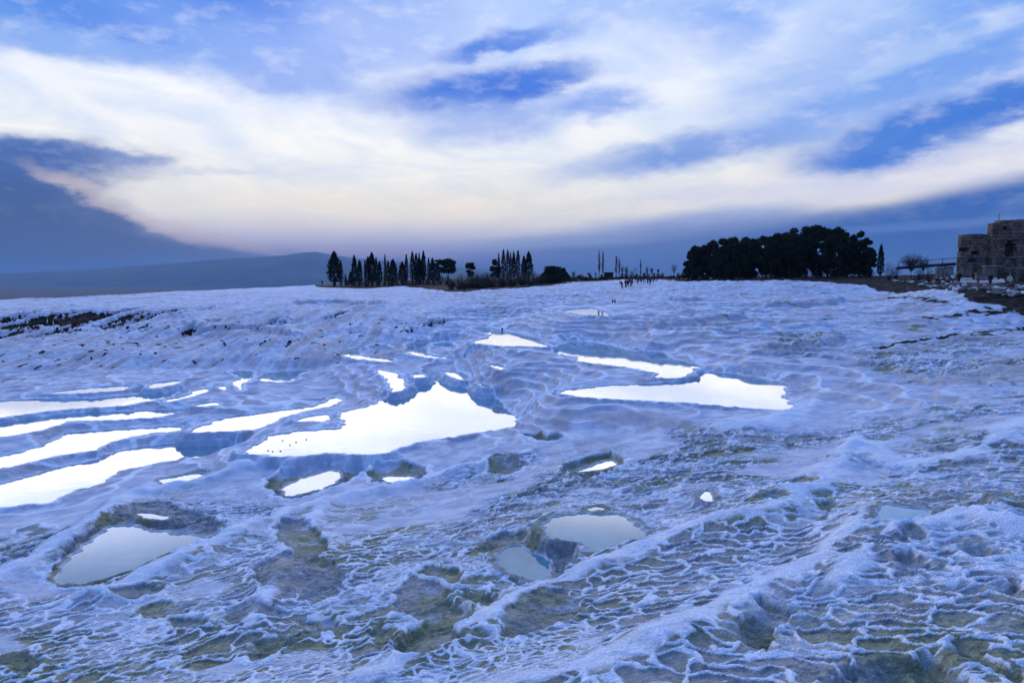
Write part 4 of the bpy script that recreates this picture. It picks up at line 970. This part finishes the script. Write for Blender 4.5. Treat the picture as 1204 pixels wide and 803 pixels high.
# ---- ruined building
def block_wall(x0, x1, y0, th, z0, topf, holes, seed, ch=.62):
    r = np.random.default_rng(seed); P = []; zc = z0
    while zc < z0+14:
        h = ch*r.uniform(.85, 1.15); xc = x0
        while xc < x1-.05:
            w = min(r.uniform(.7, 1.7), x1-xc)
            if x1-xc-w < .3: w = x1-xc
            cx_ = xc+w/2; top = topf(cx_)
            if zc+h*.5 < top and not any(a < cx_ < b and c < zc+h/2 < d for a, b, c, d in holes):
                g_ = .022; pr = r.uniform(-.10, .10) if r.random() < .8 else r.uniform(-.25, -.05)
                P.append(boxp(xc+g_, xc+w-g_, y0-pr*.6, y0+th+r.uniform(-.05, .05), zc+g_, min(zc+h-g_, top+r.uniform(-.1, .1))))
            xc += w
        zc += h
    # mortar core behind the block faces
    return merge(P)
Yr = 130.; s_ = px_m(Yr); xr = lambda p: (p-602)*s_; zr = lambda p: float(at_y(602, p, Yr)[2])
z_b = zr(330)
ruin = empty('ruined_building', (xr(1165), Yr, z_b), 'large roofless brown stone ruin with stepped broken walls at the right edge', 'ruin')
def loc(parts): V, f = parts; return [(a-xr(1165), b-Yr, c-z_b) for a, b, c in V], f
tl_ = lambda x_: float(np.interp(x_, [xr(1126), xr(1129), xr(1135), xr(1141), xr(1147), xr(1152), xr(1158)], [zr(277), zr(275), zr(276.5), zr(274), zr(276), zr(274.5), zr(277)]))
tr_ = lambda x_: float(np.interp(x_, [xr(1155), xr(1157.5), xr(1158), xr(1166), xr(1167), xr(1204), xr(1300)], [zr(270), zr(270), zr(262.5), zr(261.5), zr(260), zr(258.5), zr(257)]))
mobj('low_wall_block', np_mesh('low_wall_block', *loc(block_wall(xr(1127), xr(1157), Yr, 1.3, z_b-1, tl_, [(xr(1140), xr(1144), zr(309), zr(297)), (xr(1131), xr(1133), zr(294), zr(288))], 1))), ruin, MST)
mobj('high_wall_block', np_mesh('high_wall_block', *loc(block_wall(xr(1157), xr(1310), Yr-1.2, 1.6, z_b-1, tr_, [(xr(1173), xr(1179), zr(302), zr(284)), (xr(1182), xr(1185), zr(300), zr(286)), (xr(1171), xr(1186), zr(304), zr(297)), (xr(1197), xr(1206), zr(300), zr(287)), (xr(1168), xr(1172), zr(273), zr(268)), (xr(1222), xr(1230), zr(302), zr(284)), (xr(1250), xr(1258), zr(302), zr(284))], 2))), ruin, MST)
MCO = simple_mat('mortar', (.07, .05, .04), (.035, .026, .022), 2)
core = [boxp(xr(1127)+.15, xr(1157), Yr+1.0, Yr+1.2, z_b-1, zr(279)), boxp(xr(1158)+.15, xr(1310), Yr+.1, Yr+.3, z_b-1, zr(264)), 
        boxp(xr(1175)+1.35, xr(1310), Yr+4, Yr+5, z_b-1, zr(276))]
mobj('inner_wall', np_mesh('inner_wall', *loc(merge(core))), ruin, MCO)
mobj('cornice', np_mesh('cornice', *loc(merge([boxp(xr(1158)+k*1.9, xr(1158)+k*1.9+1.82, Yr-1.38, Yr-1.1, zr(283)+.03*(k % 3), zr(281)+.02*(k % 2)) for k in range(12)]))), ruin, MST)
mobj('ledge_stone', np_mesh('ledge_stone', *loc(boxp(xr(1125), xr(1128)-.01, Yr+.1, Yr+.8, zr(289), zr(287)))), ruin, MST)
mobj('lintel', np_mesh('lintel', *loc(boxp(xr(1172), xr(1187), Yr-1.42, Yr-1.05, zr(304.5), zr(302.5)))), ruin, MST2)
fp = tag(mobj('pole', np_mesh('pole', *tube([(0, 0, 0), (0, 0, zr(251)-zr(261.5))], [.07, .04], 8)), None, MIR), 'thin dark pole standing on top of the stone ruin', 'pole'); fp.location = (xr(1166.5), Yr-.4, zr(261.8))
# ---- iron fences
def railing(A, Bp, h, gap, label, deck=0.0):
    A = np.array(A); Bp = np.array(Bp); n = int(np.linalg.norm(Bp-A)/gap); o = empty('railing', tuple(A), label, 'fence')
    d = Bp-A
    mobj('rail', np_mesh('rail', *merge([tube([(0, 0, h), tuple(d+np.array([0, 0, h]))], [.045, .045], 5), tube([(0, 0, h*.15), tuple(d+np.array([0, 0, h*.15]))], [.035, .035], 5)])), o, MIR)
    if deck: mobj('deck', np_mesh('deck', *tube([(0, .4, -deck/2), tuple(d+np.array([0, .4, -deck/2]))], [deck*.7, deck*.7], 4)), o, MWD)
    for i in range(n+1):
        p = d*i/n; mobj('post', np_mesh('post', *tube([tuple(p+np.array([0, 0, -.7 if deck else -.3])), tuple(p+np.array([0, 0, h]))], [.05, .05], 5)), o, MIR)
    bars = [tube([tuple(d*t+np.array([0, 0, h*.15])), tuple(d*t+np.array([0, 0, h]))], [.016, .016], 4) for t in np.arange(.5/(n*5), 1, 1/(n*5))]
    mobj('bars', np_mesh('bars', *merge(bars)), o, MIR)
q = lambda px, py, Yd: at_y(px, py, Yd)
railing(q(1056, 314.5, 122), q(1126, 309.5, 118), .85, 1.9, 'sloping dark footbridge with open railing left of the ruin', .30)
railing(q(1126, 316, 112), q(1262, 315, 112), 1.5, 2.2, 'dark upright iron fence standing in front of the ruin')
# ---- low walls, slabs
def low_wall(px0, px1, pt, pb, Yd, label, seed, capped):
    x0 = (px0-602)*px_m(Yd); x1 = (px1-602)*px_m(Yd); zt = at_y(0, pt, Yd)[2]; zb = at_y(0, pb, Yd)[2]-.5
    o = empty('low_wall', (x0, Yd, zb), label, 'wall'); V, f = block_wall(0, x1-x0, 0, .5, 0, lambda _: zt-zb-.1, [], seed, .3); mobj('masonry', np_mesh('masonry', V, f), o, MST2)
    mobj('coping', np_mesh('coping', *boxp(-.06, x1-x0+.06, -.12, .58, zt-zb-.06, zt-zb+.06)), o, MSL if capped else MST2)
low_wall(1099, 1119, 313.5, 322, 109, 'low tan stone wall under the footbridge, leftmost of four', 1, False)
low_wall(1129, 1143.5, 313.8, 323, 108, 'short tan stone wall between two walkers below the ruin', 2, False)
low_wall(1155, 1177, 313.0, 322, 106, 'tan stone wall with pale coping left of the light-jacketed walker', 3, True)
low_wall(1191, 1245, 315.0, 326, 101, 'tan stone wall with pale coping at the right picture edge', 4, True)
low_wall(1146, 1163, 321.5, 328, 101, 'dark knee-high stone wall behind the walker with the hat', 5, False)
def slab(px0, px1, y0, y1, lab):
    P = [hit(px0+2, y0), hit(px1-3, y0), hit(px1, y1), hit(px0, y1)]; zc = max(p[2] for p in P)+.10; c = np.mean(P, axis=0)
    zs = [p[2]+.12 for p in P]; V = [(p[0]-c[0], p[1]-c[1], z_) for p, z_ in zip(P, zs)]; V = [(a, b, z_-.25) for a, b, z_ in V]+V
    me = np_mesh('paving_slab', V, [(0, 1, 2, 3), (7, 6, 5, 4), (0, 4, 5, 1), (1, 5, 6, 2), (2, 6, 7, 3), (3, 7, 4, 0)])
    o = mobj('paving_slab', me, None, MSL); o.location = (c[0], c[1], 0); tag(o, lab, 'slab')
slab(1098, 1115, 323.5, 328.5, 'pale grey paving patch below the footbridge'); slab(1127, 1149, 327, 333, 'large pale grey paving patch below the ruin'); slab(1151, 1182, 327.5, 333, 'long pale grey paving patch between the two nearest walkers')
slab(1049, 1062, 321, 323, 'small whitish paving patch beneath the bare tree')
# ---- rocks
def rock_mesh(seed, m):
    r = np.random.default_rng(seed); b = bmesh.new(); bmesh.ops.create_icosphere(b, subdivisions=2, radius=1)
    for v in b.verts:
        n_ = v.co.normalized(); k = 1+.25*math.sin(3*n_.x+seed)+.2*math.sin(5*n_.y+2*seed)+.15*math.sin(6*n_.z*n_.x+seed)+.08*r.normal(); v.co = n_*k; v.co.z *= .6
    me = bpy.data.meshes.new('rock'); b.to_mesh(me); b.free(); me.materials.append(m); return me
RM = [rock_mesh(1, MRK), rock_mesh(2, MRK), rock_mesh(3, MRW)]
rr_ = np.random.default_rng(77)
for i in range(150):
    px = rr_.uniform(1045, 1212); lo = np.interp(px, [1040, 1100, 1150, 1204], [327, 331, 334, 336]); hi_ = np.interp(px, [1040, 1100, 1150, 1204], [330, 339, 344, 350]); py = rr_.uniform(lo, hi_)
    x_, y_, z_ = hit(px, py); kd = 2 if rr_.random() < .22 else int(rr_.integers(0, 2)); sz = rr_.uniform(.10, .34)*(1.2 if kd == 2 else 1)
    o = mobj('rock', RM[kd]); o.location = (x_, y_, z_+sz*.15); o.scale = (sz*rr_.uniform(.8, 1.7), sz, sz*rr_.uniform(.7, 1.1)); o.rotation_euler = (0, 0, rr_.random()*6)
    tag(o, 'brown weathered rock on the dark embankment below the ruin' if kd < 2 else 'whitish rock on the dark embankment below the ruin', 'rock', 'brown rocks on the embankment' if kd < 2 else 'whitish rocks on the embankment')
for i, (px, py, sx) in enumerate([(1176, 341, 1.0), (1186, 345, .9), (1199, 340, 1.1), (1205, 346, 1.2), (1135, 337, .5)]):
    x_, y_, z_ = hit(px, py); o = mobj('rock', RM[2]); o.location = (x_, y_, z_+.1); o.scale = (sx*.6, .3, .32); o.rotation_euler = (0, .1, i*1.3)
    tag(o, ['long pale boulder at the front lip of the embankment, left of a grey one', 'pale boulder on the lower bank below the light-jacketed walker', 'big pale boulder high on the bank near the right picture edge', 'biggest pale boulder at the right picture edge', 'small pale boulder below the large paving patch'][i], 'boulder')
for i, (px, py) in enumerate([(315, 530), (320.5, 531), (330, 530.5), (341, 523.5), (332.5, 518), (348, 520), (360, 517)]):
    lv_ = -7.6; p = at_z(px, py, lv_); o = mobj('stone', RM[0]); o.location = (p[0], p[1], lv_); o.scale = (.045, .035, .05); o.rotation_euler = (0, 0, i)
    tag(o, 'small dark stone poking out of the big middle pool', 'stone', 'small stones in the big middle pool')
for i, (px, py, h_) in enumerate([(720.5, 356, .4), (723, 356, .4), (590.5, 389, .28)]):
    x_, y_, z_ = hit(px, py); o = mobj('marker_post', np_mesh('marker_post', *tube([(0, 0, -.3), (0, 0, h_*.8), (0, 0, h_)], [.10, .09, .05], 8)), None, MWD); o.location = (x_, y_, z_)
    tag(o, ['short dark post on the white terrace below the crowd, left of a pair', 'short dark post on the white terrace below the crowd, right of a pair', 'short dark post standing alone in the upper middle pool'][i], 'post')

# ---- people
def make_body(pose, seed):
    # joints: (parent, position, radius)
    st = .16 if pose == 'walk' else .02
    J = {'pelvis': (None, (0, 0, .93), .135), 'waist': ('pelvis', (0, 0, 1.08), .125), 'chest': ('waist', (0, .01, 1.30), .155), 'neck': ('chest', (0, 0, 1.47), .06), 'head': ('neck', (0, -.02, 1.58), .088), 'crown': ('head', (0, -.01, 1.68), .080)}
    if pose == 'bend':
        J.update({'waist': ('pelvis', (0, -.08, 1.07), .125), 'chest': ('waist', (0, -.28, 1.24), .155), 'neck': ('chest', (0, -.42, 1.33), .06), 'head': ('neck', (0, -.52, 1.36), .088), 'crown': ('head', (0, -.60, 1.40), .08)})
    cx_, cy_, cz_ = J['chest'][1]
    for s, nm in ((-1, 'l'), (1, 'r')):
        f = s*st
        J['hip'+nm] = ('pelvis', (s*.09, f*.1, .86), .10); J['knee'+nm] = ('hip'+nm, (s*.10, -abs(f)*.6+f, .49), .062); J['ankle'+nm] = ('knee'+nm, (s*.105, f*1.5, .09), .042); J['toe'+nm] = ('ankle'+nm, (s*.12, f*1.5-.16, .035), .034)
        J['sh'+nm] = ('chest', (s*.19, cy_, cz_+.09), .065)
        if pose == 'bend': e, h = (s*.26, cy_-.05, cz_-.22), (s*.22, cy_-.2, cz_-.42)
        elif pose == 'walk': e, h = (s*.26, cy_-f*.5+.02, cz_-.2), (s*.25, cy_-f*1.3-.08, cz_-.44)
        else: e, h = (s*.25, cy_+.03, cz_-.2), (s*.24, cy_-.08, cz_-.46)
        J['el'+nm] = ('sh'+nm, e, .047); J['ha'+nm] = ('el'+nm, h, .036); J['fi'+nm] = ('ha'+nm, (h[0], h[1]-.02, h[2]-.1), .022)
    names = list(J); me = bpy.data.meshes.new('b'); me.from_pydata([J[n][1] for n in names], [(names.index(J[n][0]), names.index(n)) for n in names if J[n][0]], [])
    ob = bpy.data.objects.new('b', me); COL.objects.link(ob); sk = ob.modifiers.new('s', 'SKIN')
    for i, n in enumerate(names):
        v = me.skin_vertices[0].data[i]; k = J[n][2]; v.radius = (k*(1.25 if n in ('chest', 'waist', 'pelvis') else 1), k*(.8 if n in ('chest', 'waist', 'pelvis') else 1)); v.use_root = (n == 'pelvis')
    ob.modifiers.new('u', 'SUBSURF').levels = 1
    bpy.context.view_layer.update(); dg = bpy.context.evaluated_depsgraph_get(); out_ = bpy.data.meshes.new_from_object(ob.evaluated_get(dg)); bpy.data.objects.remove(ob)
    out_.name = 'person'; V = np.array([v.co[:] for v in out_.vertices]); Nn = np.array([v.normal[:] for v in out_.vertices]); Fc = [tuple(p.vertices) for p in out_.polygons]
    def shell(name, cond, off):
        keep = [f for f in Fc if all(cond(V[i]) for i in f)]; u = sorted({i for f in keep for i in f}); mp_ = {a: b for b, a in enumerate(u)}
        return np_mesh(name, [V[i]+Nn[i]*off for i in u], [tuple(mp_[i] for i in f) for f in keep], True)
    hd = np.array(J['head'][1]); hand = [np.array(J['ha'+n][1]) for n in 'lr']
    nk = J['neck'][1][2]; ishead = lambda v: np.linalg.norm(v-hd) < .2 and v[2] > nk-.02 if pose != 'bend' else np.linalg.norm(v-hd) < .17
    ishand = lambda v: min(np.linalg.norm(v-h) for h in hand) < .13 and v[2] < 1.05
    jk = shell('jacket', lambda v: v[2] > .80 and not ishead(v) and not ishand(v), .028)
    tr_ = shell('trousers', lambda v: .10 < v[2] < .98 and abs(v[0]) < .2, .014)
    hr = shell('hair', lambda v: ishead(v) and (v[2] > hd[2]+.02 or v[1] > hd[1]+.02), .02); sh_ = shell('shoes', lambda v: v[2] < .11, .012)
    return out_, jk, tr_, hr, sh_
def cm(name, c): return simple_mat(name, c, tuple(k*.75 for k in c), 12, .8)
skin = cm('skin', (.35, .2, .14)); JK = [cm('black_cloth', (.012, .012, .016)), cm('navy_cloth', (.015, .02, .05)), cm('maroon_cloth', (.08, .015, .02)), cm('grey_cloth', (.06, .06, .065)), cm('white_cloth', (.75, .75, .72)), cm('yellow_cloth', (.62, .64, .38)), cm('brown_cloth', (.06, .035, .025))]
JN = ['black', 'navy', 'dark red', 'grey', 'white', 'pale yellow', 'brown']
hairm = cm('hair_dark', (.012, .009, .008)); denim = cm('denim', (.03, .05, .13)); shoem = cm('shoe', (.02, .02, .02))
BODY = {p: make_body(p, 1) for p in ('stand', 'walk', 'bend')}
def person(px, py, pose, jc, rz, label, group=None, H=1.7, Yd=None, trm=None, hood=None):
    x_, y_, z_ = hit(px, py) if Yd is None else spot(px, Yd); b = BODY[pose]; o = mobj('person', b[0]); 
    if not b[0].materials: b[0].materials.append(skin)
    o.location = (x_, y_, z_-.01); o.rotation_euler = (0, 0, rz); o.scale = (H/1.76,)*3; tag(o, label, 'person', group)
    for me, m, nm in ((b[1], JK[jc], 'jacket'), (b[2], trm or JK[0], 'trousers'), (b[3], hood or hairm, 'hair' if hood is None else 'hood'), (b[4], shoem, 'shoes')):
        c = mobj(nm, me, o)
        if not me.materials: me.materials.append(m)
        c.material_slots[0].link = 'OBJECT'; c.material_slots[0].material = m
    return o
rp = np.random.default_rng(21)
CR = [(731,343,'bend'),(735.3,342.3,'stand'),(737.6,341.5,'walk'),(742,342,'walk'),(743.5,337,'stand'),(746.5,335.5,'walk'),(749.5,338.8,'bend'),(753,334.5,'stand'),(755.5,335.8,'walk'),(758,335,'stand'),(761,338.3,'walk'),(762.5,333.5,'stand'),(764.2,341,'walk'),(767,335.5,'stand'),(769,332.8,'walk'),(739.8,338.5,'stand'),(751.2,332.5,'stand'),(757,331.5,'walk'),(772,332,'stand')]
for i, (px, py, po) in enumerate(sorted(CR)):
    jc = int(rp.choice([0, 0, 1, 2, 6, 3])); person(px, py, po, jc, rp.uniform(0, 6.28), f'{ {"bend": "stooping", "stand": "standing", "walk": "walking"}[po] } visitor in {JN[jc]}, {ordn(i)} from the left in the crowd on the white path', 'crowd on the white path', 1.62+.16*rp.random(), Yd=138+(343-py)*3.0)
for i, (px, Yd) in enumerate([(795.5,158),(798,156),(800.5,160),(803,155),(806,158),(809,155),(812,160),(816,156),(820,158)]):
    jc = int(rp.choice([0, 1, 2, 6, 3])); person(px, 0, 'stand' if i % 2 else 'walk', jc, rp.uniform(0, 6.28), f'visitor in {JN[jc]}, {ordn(i)} from the left in the group at the grove edge', 'group at the grove edge', 1.62+.16*rp.random(), Yd=Yd)
person(379.5, 0, 'stand', 0, .4, 'lone dark figure standing at the far left tip of the terrace', None, 1.7, 244)
for i, (px, py, Yd) in enumerate([(461.5, 0, 233), (472, 0, 231), (475, 0, 231), (477.3, 0, 232)]):
    person(px, py, 'stand', [0, 0, 1, 0][i], i*1.7, ['dark figure alone on the snow-white ground below the cypress row', 'dark figure, left of three close together below the cypress row', 'navy-clad figure, middle of three close together below the cypress row', 'dark figure, right of three close together below the cypress row'][i], None, 1.7, Yd)
person(1118.5, 0, 'stand', 4, 2.5, 'small walker in a white top below the footbridge', None, 1.55, 103, denim)
person(1126, 0, 'walk', 0, 3.0, 'tall walker all in black below the left end of the ruin', None, 1.8, 99)
person(1162.5, 333, 'stand', 0, 3.3, 'walker in black top and blue trousers on the paving below the ruin', None, 1.75, 84, denim)
person(1185.5, 333, 'walk', 5, .3, 'walker in a pale yellow hooded jacket nearest the right edge', None, 1.78, 84, None, JK[5])
